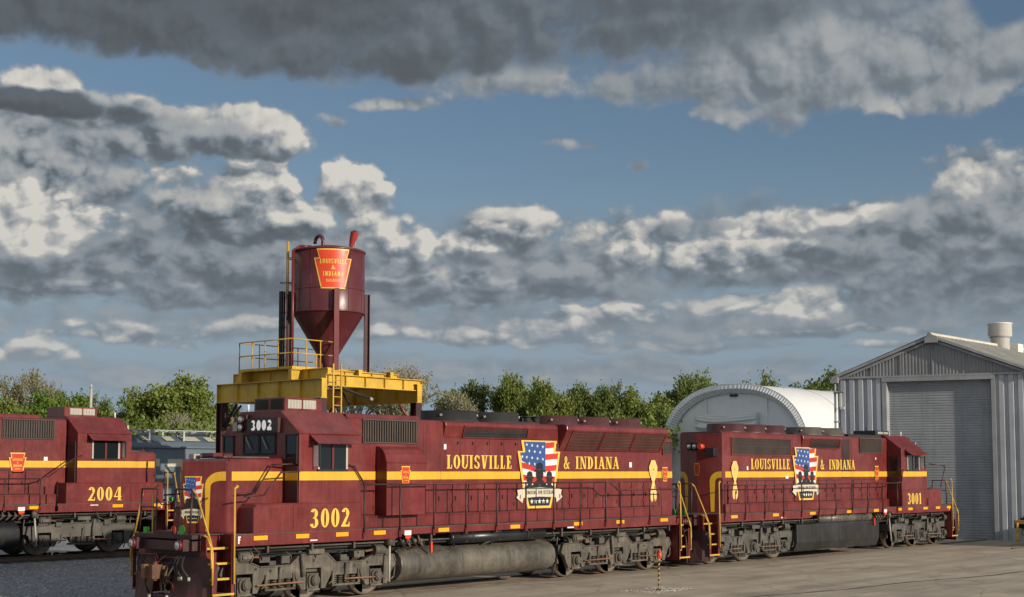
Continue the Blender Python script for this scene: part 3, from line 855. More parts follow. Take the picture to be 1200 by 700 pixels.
def locomotive(name, label, loc, rz, c):
    root = tag(empty(name, loc, rz), label, 'locomotive', 'maroon and gold diesel locomotives')
    HW = 1.53                                  # half width of the platform
    fe, re_ = c['front_end'], c['rear_end']    # end sheets
    fs, rs = fe - .62, re_ + .62               # inner edge of the step wells
    m = MAROON
    hy = .87
    # ---------------- underframe with side sills
    b = MB()
    zb = 1.42
    b.box(rs, fs, -1.44, 1.44, 1.50, 1.64, GRIME)
    b.box(re_ + .02, fe - .02, -.86, .86, 1.08, 1.60, BLACKM)
    ta, tb = c['tank_gap']
    for s in (-1, 1):
        poly = [(rs, 1.68), (rs, zb), (ta - .15, zb), (ta + .10, 1.52), (tb - .10, 1.52), (tb + .15, zb), (fs, zb), (fs, 1.68)]
        b.prism(poly, 'y', s * (HW - .03), s * HW, m)
    uf = b.build('underframe', root, .006, 1)
    b = MB()
    b.box(rs, fs, -1.525, 1.525, 1.682, 1.700, GRIME)
    b.box(re_, rs - .002, -1.13, 1.13, 1.682, 1.700, GRIME); b.box(fs + .002, fe, -1.13, 1.13, 1.682, 1.700, GRIME)
    b.build('walkway', root)
    # ---------------- orange reflectors on the sill
    for s in (-1, 1):
        for x in c['reflectors']:
            b = MB(); b.box(x - .20, x + .20, s * HW, s * (HW + .006), 1.545, 1.645, ORANGE)
            b.build('reflector', root)
    # ---------------- pipes under the sill
    b = MB()
    for s in (-1, 1):
        b.tube([(rs + .2, s * 1.30, 1.34), (fs - .2, s * 1.30, 1.34)], .028, GRIME)
        b.tube([(rs + .2, s * 1.18, 1.27), (fs - .2, s * 1.18, 1.27)], .035, BLACKM)
        x = rs + .3
        while x < fs - .3:
            b.box(x - .03, x + .03, s * 1.15, s * 1.40, 1.24, 1.52, GRIME); x += 1.35
        for k in range(10):
            x = random.uniform(rs + .3, fs - .3)
            b.tube([(x, s * 1.36, 1.40), (x + random.uniform(-.3, .3), s * 1.34, 1.22), (x + random.uniform(-.5, .5), s * 1.2, 1.12)], .018, random.choice([HOSE, GRIME, BLACKM]))
    b.build('air_piping', root)
    # ---------------- long hood
    hz = 4.50
    b = MB()
    r0, r1 = c['hood']
    hood_box(b, r0, r1, hy, 2.00, hz, m)
    b.box(r0 + .02, r1, -hy - .10, hy + .10, 1.70, 2.00, m)        # base duct
    if 'rear_v' in c:                                              # hood end swept back from a middle ridge
        x0, dx = c['rear_v']
        b.prism([(x0 + dx, -hy + .002), (x0, 0), (x0 + dx, hy - .002), (x0 + dx + .05, hy - .002), (x0 + dx + .05, -hy + .002)], 'z', 1.70, hz - .06, m)
    if 'rear_stub' in c:
        x0, x1 = c['rear_stub']
        hood_box(b, x0, x1, hy - .004, 1.70, 4.20, m, .06)
    for s in (-1, 1):                                              # panel seams and batten strips
        for x in c.get('seams', []):
            b.box(x - .012, x + .012, s * hy, s * (hy + .012), 2.0, hz - .12, m)
        b.box(r0, r1, s * hy, s * (hy + .018), 2.80, 2.84, m)
        b.box(r0 + .02, r1, s * (hy + .10), s * (hy + .115), 1.955, 1.975, m)
    lh = b.build('long_hood', root, .02, 2)
    for s in (-1, 1):
        b = MB(); x = r0 + .15
        while x < r1 - .1:
            for z in (2.88, 3.66): b.box(x - .012, x + .012, s * hy, s * (hy + .007), z - .012, z + .012, m)
            x += .21
        tag(b.build('rivets', lh), kind='stuff')
    # access doors along the hood
    for s in (-1, 1):
        for x0, x1 in c['doors']:
            n = max(1, round((x1 - x0) / .60)); w = (x1 - x0) / n
            for i in range(n):
                a = x0 + i * w
                d = MB()
                d.box(a + .002, a + w - .002, s * hy, s * (hy + .006), 2.01, 2.795, BLACKM); d.box(a + .016, a + w - .016, s * hy, s * (hy + .034), 2.03, 2.775, m)
                for z in (2.20, 2.60): d.box(a + .02, a + .05, s * (hy + .034), s * (hy + .055), z - .05, z + .05, m)
                d.box(a + w - .13, a + w - .09, s * (hy + .034), s * (hy + .06), 2.34, 2.46, BLACKM)
                d.build('hood_door', lh, .006, 1)
        for x0, x1, z0, z1 in c.get('upper_doors', []):
            n = max(1, round((x1 - x0) / .62)); w = (x1 - x0) / n
            for i in range(n):
                a = x0 + i * w
                d = MB(); d.box(a + .012, a + w - .012, s * hy, s * (hy + .010), z0 + .02, z1, m); d.box(a + w * .15 - .02, a + w * .15 + .02, s * (hy + .01), s * (hy + .04), z1 - .16, z1 - .08, BLACKM)
                d.build('upper_door', lh, .004, 1)
    for x0, x1 in c.get('soot', []):
        for s in (-1, 1):
            b = MB(); b.box(x0, x1, s * hy, s * (hy + .0115), 2.86, 4.38, mat('sooty_paint', (.028, .012, .012), .6, var=.4)); b.build('sooty_panel', lh)
    # flares, roof sections
    for (x0, x1, z0, y1, z1, zt) in c['flares']:
        b = MB()
        for s in (-1, 1):
            prof = [(s * (hy - .2), z0), (s * (hy + .004), z0), (s * y1, z1), (s * (y1 - .02), zt - .05), (s * (y1 - .12), zt), (s * (hy - .3), zt)]
            b.prism(prof, 'x', x0, x1, m)
        b.box(x0 + .01, x1 - .01, -(hy - .3), hy - .3, zt - .12, zt - .008, m)
        b.build('radiator_flare' if y1 > 1.05 else 'brake_flare', lh, .02, 2)
    for (x0, x1, y, z0, z1, mm) in c['roof_boxes']:
        b = MB(); hood_box(b, x0, x1, y, z0, z1, mm, .08); b.build('roof_hatch', lh, .015, 1)
    for g in c['grilles']:
        for s in (-1, 1):
            grille(lh, s, *g)
    for x, r, mm in c['fans']: roof_fan(lh, x, 0, c.get('fan_z', 4.55), r, mm)
    for x in c.get('stacks', []):
        for y in (-.16, .16):
            b = MB(); b.cyl((x, y, 4.50), (x, y, 4.74), .11, BLACKM, 14); b.cyl((x, y, 4.72), (x, y, 4.76), .13, BLACKM, 14); b.build('exhaust_stack', lh)
    # blower duct beside the cab
    if 'blower' in c:
        x0, x1 = c['blower']
        for s in (-1, 1):
            b = MB()
            prof = [(s * (hy - .05), 2.0), (s * 1.28, 2.0), (s * 1.28, 3.33), (s * 1.26, 3.36), (s * 1.26, 3.42), (s * 1.22, 3.55), (s * 1.13, 3.68), (s * 1.0, 3.75), (s * (hy - .05), 3.78)]
            b.prism(prof, 'x', x0, x1, m)
            b.box(x0 - .01, x1 + .01, s * 1.26, s * 1.30, 3.335, 3.375, m)
            b.build('blower_duct', lh, .012, 1)
    # ---------------- low side box under the cab
    bx0, bx1 = c['side_box']
    for s in (-1, 1):
        b = MB()
        poly = [(bx0, 1.702), (bx1, 1.702), (bx1, 2.28), (bx1 - .12, 2.38), (bx0, 2.38)] if bx1 > bx0 else None
        b.prism(poly, 'y', s * .90, s * (HW - .005), m)
        for x in (bx0 + .02, (bx0 * .35 + bx1 * .65), (bx0 * .65 + bx1 * .35)):
            b.box(x - .006, x + .006, s * (HW - .005), s * (HW + .004), 1.74, 2.34, m)
        for k in (.18, .42):
            x = bx1 + (bx0 - bx1) * k
            for j in range(5): b.box(x - .11, x + .11, s * (HW - .005), s * (HW + .010), 2.02 + j * .055, 2.05 + j * .055, m)
        b.box(bx0, bx1, s * (HW - .005), s * (HW + .010), 2.355, 2.375, m)
        b.build('equipment_box', root, .012, 1)
    # ---------------- cab
    cx0, cx1 = c['cab']
    cy = 1.50
    b = MB()
    prof = [(-cy, 1.70), (cy, 1.70), (cy, 4.04), (.76, 4.60), (-.76, 4.60), (-cy, 4.04)]
    b.prism(prof, 'x', cx0, cx1, m)
    # drip rails over the windows and at the roof crease
    for s in (-1, 1):
        b.box(cx0 - .03, cx1 + .03, s * (cy - .01), s * (cy + .03), 4.015, 4.05, m)
    cab = b.build('cab', root, .02, 2)
    for s in (-1, 1):
        wx0, wx1 = c['side_window']
        d = MB()
        d.box(wx0, wx1, s * cy, s * (cy + .012), 3.17, 3.78, GLASS)
        for x in (wx0, wx1, (wx0 + wx1) / 2):
            d.box(x - .03, x + .03, s * cy, s * (cy + .035), 3.14, 3.81, ALU if x != (wx0 + wx1) / 2 else MAROON2)
        for z in (3.155, 3.795): d.box(wx0 - .03, wx1 + .03, s * cy, s * (cy + .04), z - .022, z + .022, BLACK)
        d.build('side_window', cab)
        d = MB()      # sun visor
        v0, v1 = wx0 - .20, wx1 + .28
        d.prism([(s * cy, 3.99), (s * (cy + .32), 3.78), (s * (cy + .325), 3.80), (s * (cy + .01), 4.015)], 'x', v0, v1, m)
        d.build('sun_visor', cab)
        d = MB()      # mirror / wind wing
        wx = wx1 + .14 if c['fwd'] > 0 else wx0 - .14
        d.box(wx - .015, wx + .015, s * (cy + .01), s * (cy + .22), 3.25, 3.74, WHITE); d.box(wx - .02, wx + .02, s * (cy + .20), s * (cy + .235), 3.22, 3.76, BLACK)
        d.build('wind_deflector', cab)
        # rear wall door recess, seen beyond the grab rail
        d = MB()
        d.box(cx0 - .03, cx0 - .004, s * .95, s * 1.40, 1.75, 3.75, MAROOND); d.box(cx0 - .034, cx0 - .03, s * 1.02, s * 1.33, 3.05, 3.62, GLASS)
        d.build('cab_door', cab)
    # front wall: windscreen panes, tall side panes, number board, lamps
    fx = cx1
    for y0, y1 in ((-.60, -.03), (.03, .60)):
        d = MB(); M = fx
        d.box(M, M + .012, y0, y1, 3.56, 4.00, GLASS)
        for (a, e, z0, z1) in ((y0 - .03, y0 + .01, 3.53, 4.03), (y1 - .01, y1 + .03, 3.53, 4.03), (y0, y1, 3.53, 3.57), (y0, y1, 3.99, 4.03)):
            d.box(M, M + .03, a, e, z0, z1, BLACKM)
        d.tube([(M + .05, y0 + .1, 3.98), (M + .06, y0 + .32, 3.66)], .012, ALU)
        d.build('windscreen', cab)
    for s in (-1, 1):
        d = MB()
        d.box(fx, fx + .012, s * 1.02, s * 1.40, 3.30, 3.98, GLASS)
        for (a, e, z0, z1) in ((1.00, 1.03, 3.27, 4.01), (1.39, 1.43, 3.27, 4.01), (1.0, 1.43, 3.27, 3.30), (1.0, 1.43, 3.98, 4.01)):
            d.box(fx, fx + .03, s * a, s * e, z0, z1, BLACKM)
        d.build('corner_window', cab)
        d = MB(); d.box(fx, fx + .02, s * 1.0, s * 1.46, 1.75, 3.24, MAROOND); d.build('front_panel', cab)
    ny = c['number_board']
    d = MB()
    d.box(fx, fx + .10, ny - .60, ny + .60, 4.06, 4.42, MAROOND)
    d.box(fx + .10, fx + .115, ny - .56, ny + .56, 4.09, 4.39, BLACK)
    P, _ = text_polys(c['number'], .25, T=.25, t=.22, serif=False, width=.80, gap=.10)
    place_polys(d, P, front_matrix(1, fx + .116, ny, 4.12), NUMW, .002)
    d.build('number_board', cab, 0)
    d = MB()
    hy_ = ny + .78 * c.get('lamp_side', -1)
    d.box(fx, fx + .09, hy_ - .14, hy_ + .14, 4.08, 4.52, MAROOND)
    for z in (4.20, 4.40):
        d.cyl((fx + .09, hy_, z), (fx + .17, hy_, z), .095, MAROOND, 16); d.ball((fx + .165, hy_, z), .082, LENS, 14, 6, (.35, 1, 1))
    d.build('headlight', cab)
    d = MB()
    hq = hy_ + .34 * c.get('lamp_side', -1)
    d.box(fx, fx + .06, hq - .09, hq + .09, 4.12, 4.34, ALU); d.build('class_light', cab)
    # roof air conditioner
    ax0, ax1, ay0, ay1 = c['ac']
    d = MB()
    d.box(ax0, ax1, ay0, ay1, 4.605, c.get('ac_z', 4.93), c.get('ac_mat', m))
    for s, yy in ((-1, ay0), (1, ay1)):
        d.box(ax0 + .2, ax1 - .1, yy, yy + s * .012, 4.66, c.get('ac_z', 4.93) - .05, ALU)
        for k in range(9): d.box(ax0 + .22 + k * (ax1 - ax0 - .34) / 9, ax0 + .25 + k * (ax1 - ax0 - .34) / 9, yy + s * .012, yy + s * .022, 4.67, c.get('ac_z', 4.93) - .06, ALU)
        d.box((ax0 + ax1) / 2 + .03, (ax0 + ax1) / 2 + .07, yy, yy + s * .03, 4.64, c.get('ac_z', 4.93) - .03, m)
    for q in (0, 1):
        w = (ay1 - ay0) / 2
        d.box(ax1, ax1 + .012, ay0 + q * w + .06, ay0 + (q + 1) * w - .05, 4.65, c.get('ac_z', 4.93) - .04, BLACKM)
    d.build('air_conditioner', cab, .01, 1)
    d = MB()
    d.cyl((cx0 + .4, .25, 4.6), (cx0 + .4, .25, 4.98), .02, BLACKM, 6); d.cyl((cx1 - .12, -.62, 4.6), (cx1 - .12, -.62, 4.78), .03, WHITE, 8)
    d.build('antenna', cab)
    # ---------------- short hood
    nx0, nx1 = c['nose']
    b = MB(); ny_ = .95; nz = 3.42
    secs = []
    for x, y, z, ch in ((nx0, ny_, nz + .03, .10), (nx1 - .10, ny_, nz, .10), (nx1, ny_ - .06, nz - .05, .06)):
        secs.append([(x, -y, 1.70), (x, y, 1.70), (x, y, z - ch), (x, y - ch * .35, z - ch * .25), (x, y - ch, z), (x, -y + ch, z), (x, -y + ch * .35, z - ch * .25), (x, -y, z - ch)])
    b.loft(secs, m)
    nv = c.get('nose_v', 0.0); ks = nv / (ny_ - .06)
    if nv:                                     # front swept back from a middle ridge
        b.prism([(nx1 + nv, 0), (nx1, ny_ - .062), (nx1 - .05, ny_ - .062), (nx1 - .05, -ny_ + .062), (nx1, -ny_ + .062)], 'z', 1.70, nz - .052, m)
    def nose_face(side, out, z):
        """(u right, v up, out) on one half of the front; u = 0 on the ridge"""
        M = front_matrix(1, nx1 + nv + out, 0, z); M[0][0] = ks if side < 0 else -ks
        return M
    sh = b.build('short_hood', root, .02, 2)
    d = MB()
    d.box(nx0 + .1, nx1 - .2, -.5, .5, nz + .028, nz + .055, GRIME)
    d.build('nose_top_mat', sh)
    for s in (-1, 1):
        d = MB()      # sand filler and grab
        d.tube([(nx1 - .35, s * .30, nz + .02), (nx1 - .35, s * .30, nz + .12), (nx1 - .35, s * .62, nz + .12), (nx1 - .35, s * .62, nz + .02)], .014, MAROON2)
        d.build('grab_iron', sh)
    if c.get('mat_box'):
        d = MB()
        d.box(nx1 - .75, nx1 - .2, -.35, .1, nz + .02, nz + .14, MAROON2); d.cyl((nx1 - .35, -.45, nz + .02), (nx1 - .35, -.45, nz + .12), .06, REDO, 12); d.box(nx1 - .3, nx1 - .12, -.75, -.55, nz + .0, nz + .12, ALU)
        d.build('beacon', sh)
    # nose door and front emblem
    d = MB(); place_polys(d, [[(-.80, 0), (-.26, 0), (-.26, 1.3), (-.80, 1.3)]], nose_face(-1, .008, 1.85), MAROON2); place_polys(d, [[(-.34, .6), (-.30, .6), (-.30, .72), (-.34, .72)]], nose_face(-1, .012, 1.85), BLACKM); d.build('nose_door', sh)
    d = MB(); hero_emblem(d, nose_face(1, .010, 1.93) @ Matrix.Translation((.23 if nv else .1, 0, 0)), .42, 1.08, .004); d.build('emblem', sh)
    # ---------------- gold striping and lettering
    b = MB()
    SB, ST = c.get('stripe', (2.91, 3.12))
    for s in (-1, 1):
        hx0, hx1 = c['stripe_x']
        gaps = sorted(c['stripe_gaps'])
        segs = []; a = hx0
        for g0, g1 in gaps:
            segs.append((a, g0)); a = g1
        segs.append((a, hx1))
        for a, e in segs:
            place_polys(b, [[(0, SB), (e - a, SB), (e - a, ST), (0, ST)]], Matrix(((1, 0, 0, a), (0, 0, s, s * (hy + .012)), (0, 1, 0, 0), (0, 0, 0, 1))) if s < 0 else Matrix(((-1, 0, 0, e), (0, 0, s, s * (hy + .012)), (0, 1, 0, 0), (0, 0, 0, 1))), YELLOW)
        # cab side
        for a, e, y in ((cx0, cx1, cy + .004),):
            b.box(a, e, s * cy, s * y, SB, ST, YELLOW)
        if 'blower' in c:
            b.box(c['blower'][0], c['blower'][1], s * 1.28, s * 1.284, SB, ST, YELLOW)
        # nose side
        if not c.get('plain_nose_side'):
            b.box(nx0 + .03, nx1 - .10, s * ny_, s * (ny_ + .004), SB, ST, YELLOW)
        if 'stub_stripe' in c:
            a, e = c['stub_stripe']; b.box(a, e, s * hy, s * (hy + .008), SB, ST, YELLOW)
        b.box(cx1 + .02, cx1 + .024, s * 1.0, s * 1.46, SB, ST, YELLOW)
    # stripe across the nose corner, turning down the front
    def hook(M, w, r, u0, u1, mirror, tw=.9):
        polys = [[(u0, SB), (u1 - r, SB), (u1 - r, ST), (u0, ST)]] if u1 - r > u0 else []
        n = 8; ri = r - (ST - SB)
        for i in range(n):
            a0, a1 = pi / 2 * (1 - i / n), pi / 2 * (1 - (i + 1) / n)
            polys.append([(u1 - r + (r - (ST - SB) * tw) * cos(a0), ST - r + ri * sin(a0)), (u1 - r + (r - (ST - SB) * tw) * cos(a1), ST - r + ri * sin(a1)), (u1 - r + r * cos(a1), ST - r + r * sin(a1)), (u1 - r + r * cos(a0), ST - r + r * sin(a0))])
        polys.append([(u1 - (ST - SB) * tw, ST - r), (u1, ST - r), (u1 - .03, 1.74), (u1 - (ST - SB) * tw * .8, 1.74)])
        if mirror: polys = [[(-u, v) for u, v in p] for p in polys]
        place_polys(b, polys, M, YELLOW)
    for mir in (False, True):
        hook(nose_face(1 if not mir else -1, .008, 0), .2, .34, -.885, -.46, not mir, .55)
    if c.get('rear_hook'):
        rx, dx = c['rear_v']; kk = dx / hy
        for mir in (False, True):
            M = front_matrix(-1, rx - .008, 0, 0); M[0][0] = kk if mir is False else -kk
            hook(M, .2, .34, -.85, -.44, not mir)
    b.build('gold_stripe', root)
    for s in (-1, 1):
        for txt, x, z, h, w in c['texts']:
            b = MB(); P, _ = text_polys(txt, h, T=.19, t=.07, width=w)
            place_polys(b, P, side_matrix(s, c['flip'](x, s), hy + .016, z), GOLD)
            b.build('lettering', root)
        b = MB()
        P, _ = text_polys(c['number'], .45, T=.20, t=.07, width=1.28 * c.get('num_w', 1), gap=.08)
        place_polys(b, P, side_matrix(s, c['num_x'], HW + .003, 1.78), GOLD); b.build('cab_number', root)
        if 'hero' in c:
            b = MB(); hero_emblem(b, side_matrix(s, c['hero'], hy + .035, c.get('hero_z', 2.06)), 1.92, 1.96); b.build('emblem', root)
        for x, y, z, w, h in c['keystones']:
            b = MB(); emblem_small(b, side_matrix(s, x, y, z), w, h, .004); b.build('keystone_emblem', root)
        for x in c.get('ribbons', []):
            b = MB()
            M = side_matrix(s, x, hy + .042, 2.16)
            P = [[(-.10, 1.32), (.10, 1.32), (.23, 1.10), (.20, .88), (.05, .62), (-.05, .62), (-.20, .88), (-.23, 1.10)],
                 [(-.05, .64), (.05, .64), (.17, .28), (-.17, .28)], [(-.17, .29), (-.02, .29), (-.03, .02), (-.09, -.02), (-.17, .10)], [(.17, .29), (.02, .29), (.03, .02), (.09, -.02), (.17, .10)]]
            place_polys(b, P, M, mat('ribbon_gold', (.72, .50, .16), .5))
            place_polys(b, [[(.022 * cos(i * pi / 5), 1.02 + .022 * sin(i * pi / 5)) for i in range(10)]], M, BLACK, .004)
            b.build('ribbon_emblem', root)
        b = MB()      # small stencils and a letter F at the sill end
        for x, y, z, w, h in c.get('stencils', []): b.box(x - w / 2, x + w / 2, s * y, s * (y + .004), z, z + h, WHITE)
        P, _ = text_polys('F', .17, T=.22, t=.2, serif=False, width=.10)
        place_polys(b, P, side_matrix(s, fs - .12, HW + .003, 1.48), WHITE); b.build('stencil', root)
    # ---------------- handrails with stanchions
    for s in (-1, 1):
        b = MB(); y = HW + .03
        top = 2.80
        for x0, x1, zt in c['rails']:
            n = max(1, round((x1 - x0) / 1.22)); w = (x1 - x0) / n
            for i in range(n + 1):
                x = x0 + i * w
                b.cyl((x, s * y, 1.50), (x, s * y, zt), .024, MAROOND, 8); b.ball((x, s * y, zt), .036, MAROOND, 8, 5)
                b.box(x - .04, x + .04, s * HW, s * (HW + .05), 1.47, 1.62, MAROON)
            b.cyl((x0, s * y, zt), (x1, s * y, zt), .022, MAROOND, 8)
        for pts in c['rail_extra']:
            b.tube([(p[0], s * p[1], p[2]) for p in pts], .021, MAROOND, 8)
        b.build('handrail', root)
    # ---------------- fuel tank, air reservoirs, fillers
    t0, t1 = c['tank']
    tm = c['tank_mat']
    b = MB()
    if c['tank_style'] == 'round':
        prof = []
        for i in range(24):
            a = 2 * pi * i / 24
            prof.append((1.46 * (abs(cos(a)) ** .62) * (1 if cos(a) > 0 else -1), .72 + .50 * (abs(sin(a)) ** .72) * (1 if sin(a) > 0 else -1)))
        secs = []
        for x, k in ((t0, .90), (t0 + .05, .97), (t0 + .16, 1.0), (t1 - .05, 1.0), (t1 - .01, .995), (t1, .985)):
            secs.append([(x, y * k, .72 + (z - .72) * k) for y, z in prof])
        b.loft(secs, tm, True, True)
    else:
        prof = [(-1.44, .55), (-1.30, .24), (1.30, .24), (1.44, .55), (1.44, 1.18), (1.36, 1.24), (-1.36, 1.24), (-1.44, 1.18)]
        b.prism(prof, 'x', t0, t1, tm)
        for x in (t0 + 1.2, (t0 + t1) / 2, t1 - 1.2): b.box(x - .02, x + .02, -1.452, 1.452, .50, 1.20, tm)
    b.build('fuel_tank', root, .02, 2)
    r0_, r1_ = c['reservoir']
    for s in (-1, 1):
        b = MB()
        b.cyl((r0_, s * 1.27, 1.36), (r1_, s * 1.27, 1.36), .165, c['res_mat'], 18); b.ball((r0_, s * 1.27, 1.36), .165, c['res_mat'], 18, 8, (.5, 1, 1)); b.ball((r1_, s * 1.27, 1.36), .165, c['res_mat'], 18, 8, (.5, 1, 1))
        for k in (.2, .8):
            x = r0_ + (r1_ - r0_) * k; b.cyl((x - .03, s * 1.27, 1.36), (x + .03, s * 1.27, 1.36), .172, BLACKM, 18)
        b.build('air_reservoir', root)
        fx_ = c['filler_x']
        b = MB()
        b.cyl((fx_, s * 1.40, 1.50), (fx_, s * 1.40, 1.26), .10, FRAME, 12); b.cyl((fx_, s * 1.42, 1.28), (fx_ + .06, s * 1.47, .35), .03, ALU, 8)
        b.box(fx_ - .05, fx_ + .05, s * 1.36, s * 1.45, 1.45, 1.56, GRIME)
        b.build('sight_tube', root)
        b = MB()
        d_ = -1 if c['flip'](1, 1) < 0 else 1
        for k in range(4):
            x = fx_ - (.45 + k * .22)
            b.tube([(x, s * 1.30, 1.50), (x + .05, s * 1.42, 1.34), (x - .1, s * 1.38, 1.20)], .03, random.choice([GRIME, RUST, BLACKM])); b.ball((x, s * 1.42, 1.34), .06, GRIME, 8, 5)
        b.build('valves', root)
        b = MB(); x = fx_ - .55
        b.ball((x, s * 1.50, 1.42), .055, REDO, 10, 5); b.build('shutoff_knob', root)
        b = MB(); b.box(x - .9, x - .84, s * 1.46, s * 1.52, 1.02, 1.30, REDO); b.build('red_handle', root)
        b = MB(); b.box(x - .10, x + .14, s * 1.505, s * 1.54, 1.50, 1.62, WHITE); b.box(x - .08, x + .12, s * 1.54, s * 1.55, 1.42, 1.50, REDO); b.build('fuel_cutoff', root)
    # ---------------- ends
    for e, (xe, isf) in enumerate(((fe, True), (re_, False))):
        d = 1 if isf else -1
        X = lambda k: xe + d * k
        b = MB()
        # end sheet and pilot
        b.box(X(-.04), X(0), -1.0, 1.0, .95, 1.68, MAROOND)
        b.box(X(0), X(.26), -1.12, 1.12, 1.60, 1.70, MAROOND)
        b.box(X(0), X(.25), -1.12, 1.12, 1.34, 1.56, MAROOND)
        plow = .16 if isf or c.get('rear_plow', True) else .45
        for s in (-1, 1):
            # flared plough halves: near vertical plate swept back at the outside
            secs = []
            for y, x0, x1 in ((.34, .14, .34), (.9, .08, .26), (1.30, -.02, .10), (1.52, -.16, -.10)):
                secs.append([(X(x0), s * y, 1.20 if y < 1.4 else 1.05), (X(x1 * .55), s * y, .62), (X(x1), s * y, plow), (X(x1 - .03), s * y, plow), (X(x0 - .03), s * y, 1.18 if y < 1.4 else 1.03)])
            b.loft(secs, MAROOND)
        b.box(X(.02), X(.28), -.34, .34, plow, .34, MAROOND)
        pl = b.build('pilot', root, .006, 1)
        # coupler
        b = MB()
        b.box(X(0), X(.36), -.14, .14, .74, .98, RUST)
        b.box(X(-.02), X(.12), -.30, .30, .66, 1.06, MAROOND)
        b.prism([(X(.34), -.20), (X(.50), -.30), (X(.66), -.24), (X(.64), -.13), (X(.52), -.12), (X(.50), .02), (X(.60), .10), (X(.66), .20), (X(.56), .28), (X(.40), .24)], 'z', .70, 1.02, RUST)
        b.cyl((X(.56), .18, .66), (X(.56), .18, 1.06), .05, RUST, 10)
        b.build('coupler', root, .02, 2)
        b = MB()
        b.tube([(X(.30), -.75, 1.22), (X(.34), -.1, 1.24), (X(.38), .05, 1.12), (X(.52), .06, 1.04)], .022, MAROON2); b.tube([(X(.30), -.9, 1.18), (X(.30), .9, 1.18)], .020, MAROOND)
        b.build('uncoupling_lever', root)
        # hoses
        for y, q in ((-.46, .02), (.46, -.02), (-.60, .03), (-.72, .05), (-.84, .04), (.62, .03), (.74, .02), (.86, .05)):
            b = MB(); big = abs(y) < .5
            L = .52 if big else .36
            zt = .98 if big else 1.22
            pts = [(X(.27), y, zt)]
            for k in range(1, 7):
                a = k / 6
                pts.append((X(.27 + .16 * sin(a * 2.6)), y + q * k, zt - L * a * 1.25))
            b.pipe(pts, .030 if big else .022, HOSE, 8); b.cyl(pts[-1], (pts[-1][0], pts[-1][1], pts[-1][2] - .08), .034, ALU, 8)
            b.build('air_hose', root)
        for k, (y, y2) in enumerate(((-.25, .55), (.2, -.5), (.55, .1))):
            b = MB(); b.pipe([(X(.27), y, 1.26 - k * .05), (X(.40), y * .7 + y2 * .3, 1.10 - k * .04), (X(.44), y * .4 + y2 * .6, .82 - .05 * k), (X(.36), y2, .60), (X(.33), y2, .42)], .026, [MAROON2, RUST, HOSE][k], 8); b.build('air_hose', root)
        # ditch lights
        for s in (-1, 1):
            b = MB()
            b.box(X(.24), X(.42), s * .90 - .12, s * .90 + .12, 1.34, 1.60, MAROOND); b.cyl((X(.42), s * .90, 1.47), (X(.50), s * .90, 1.47), .115, MAROON2, 18); b.ball((X(.49), s * .90, 1.47), .095, LENS, 14, 6, (.3, 1, 1))
            b.build('ditch_light', root)
            b = MB()
            if s > 0:
                b.cyl((X(.22), s * .72, 1.80), (X(.25), s * .72, 1.80), .115, GREEN, 18); b.build('marker_disc', root)
                b = MB(); b.cyl((X(.2), s * .36, 1.80), (X(.23), s * .36, 1.80), .085, REDO, 14)
            else: b.box(X(.18), X(.26), s * .70 - .06, s * .70 + .06, 1.70, 1.84, GREEN)
            b.build('marker_disc', root)
        # end handrails with chain
        b = MB()
        for y in (-.98, -.36, .36, .98):
            b.cyl((X(.22), y, 1.68), (X(.16), y, 2.72), .024, MAROOND, 8)
        for s in (-1, 1):
            b.cyl((X(.16), s * .98, 2.72), (X(.16), s * .36, 2.72), .022, MAROOND, 8); b.cyl((X(.18), s * .98, 2.3), (X(.18), s * .36, 2.3), .016, MAROOND, 8)
        b.tube([(X(.17), -.36, 2.5), (X(.20), -.15, 2.36), (X(.20), .15, 2.36), (X(.17), .36, 2.5)], .014, BLACKM)
        b.box(X(.02), X(.24), -.34, .34, 1.70, 1.76, MAROOND)
        b.build('end_rail', root)
        # steps at both corners
        for s in (-1, 1):
            b = MB()
            xi = xe - d * .62
            # back plate of the well and stringers
            b.box(xi, xi + d * .02, s * .86, s * 1.55, .30, 1.70, m)
            b.box(xi, xe, s * 1.02, s * 1.04, .30, 1.68, m)
            b.box(X(-.03), X(0), s * 1.0, s * 1.30, .34, 1.68, m)
            b.box(xi, xi + d * .10, s * (1.53), s * (1.55), .30, 1.68, m)
            b.box(X(-.08), X(0), s * (1.53), s * (1.55), .34, 1.30, m)
            sw = b.build('step_well', root)
            for k, z in enumerate((.36, .70, 1.04, 1.38)):
                q = MB(); y1 = 1.54 - k * .08
                q.box(xi + d * .02, xe - d * .01, s * 1.05, s * y1, z, z + .03, GRIME); q.box(xi + d * .02, xe - d * .01, s * y1, s * (y1 + .02), z - .015, z + .035, YELLOWR)
                q.build('step', sw)
            # yellow grab rails
            q = MB()
            q.tube([(xi - d * .05, s * 1.56, 2.78), (xi + d * .06, s * 1.58, 2.74), (xi + d * .06, s * 1.60, .62), (xi + d * .02, s * 1.56, .60)], .022, YELLOWR, 8)
            q.tube([(xi - d * .05, s * 1.56, 2.78), (xi + d * .02, s * 1.58, 2.80)], .022, YELLOWR, 8)
            q.build('grab_rail', root)
            q = MB()
            q.tube([(X(.16), s * .98, 2.72), (X(.10), s * 1.05, 2.62), (X(.02), s * 1.50, 1.55), (X(.02), s * 1.58, 1.30), (X(.02), s * 1.58, .62), (X(.0), s * 1.54, .60)], .022, YELLOWR, 8)
            q.tube([(X(.06), s * 1.20, 1.70), (X(.06), s * 1.42, 1.66), (X(.05), s * 1.56, 1.42), (X(.05), s * 1.58, 1.0), (X(.02), s * 1.54, .96)], .020, YELLOWR, 8)
            q.build('grab_rail', root)
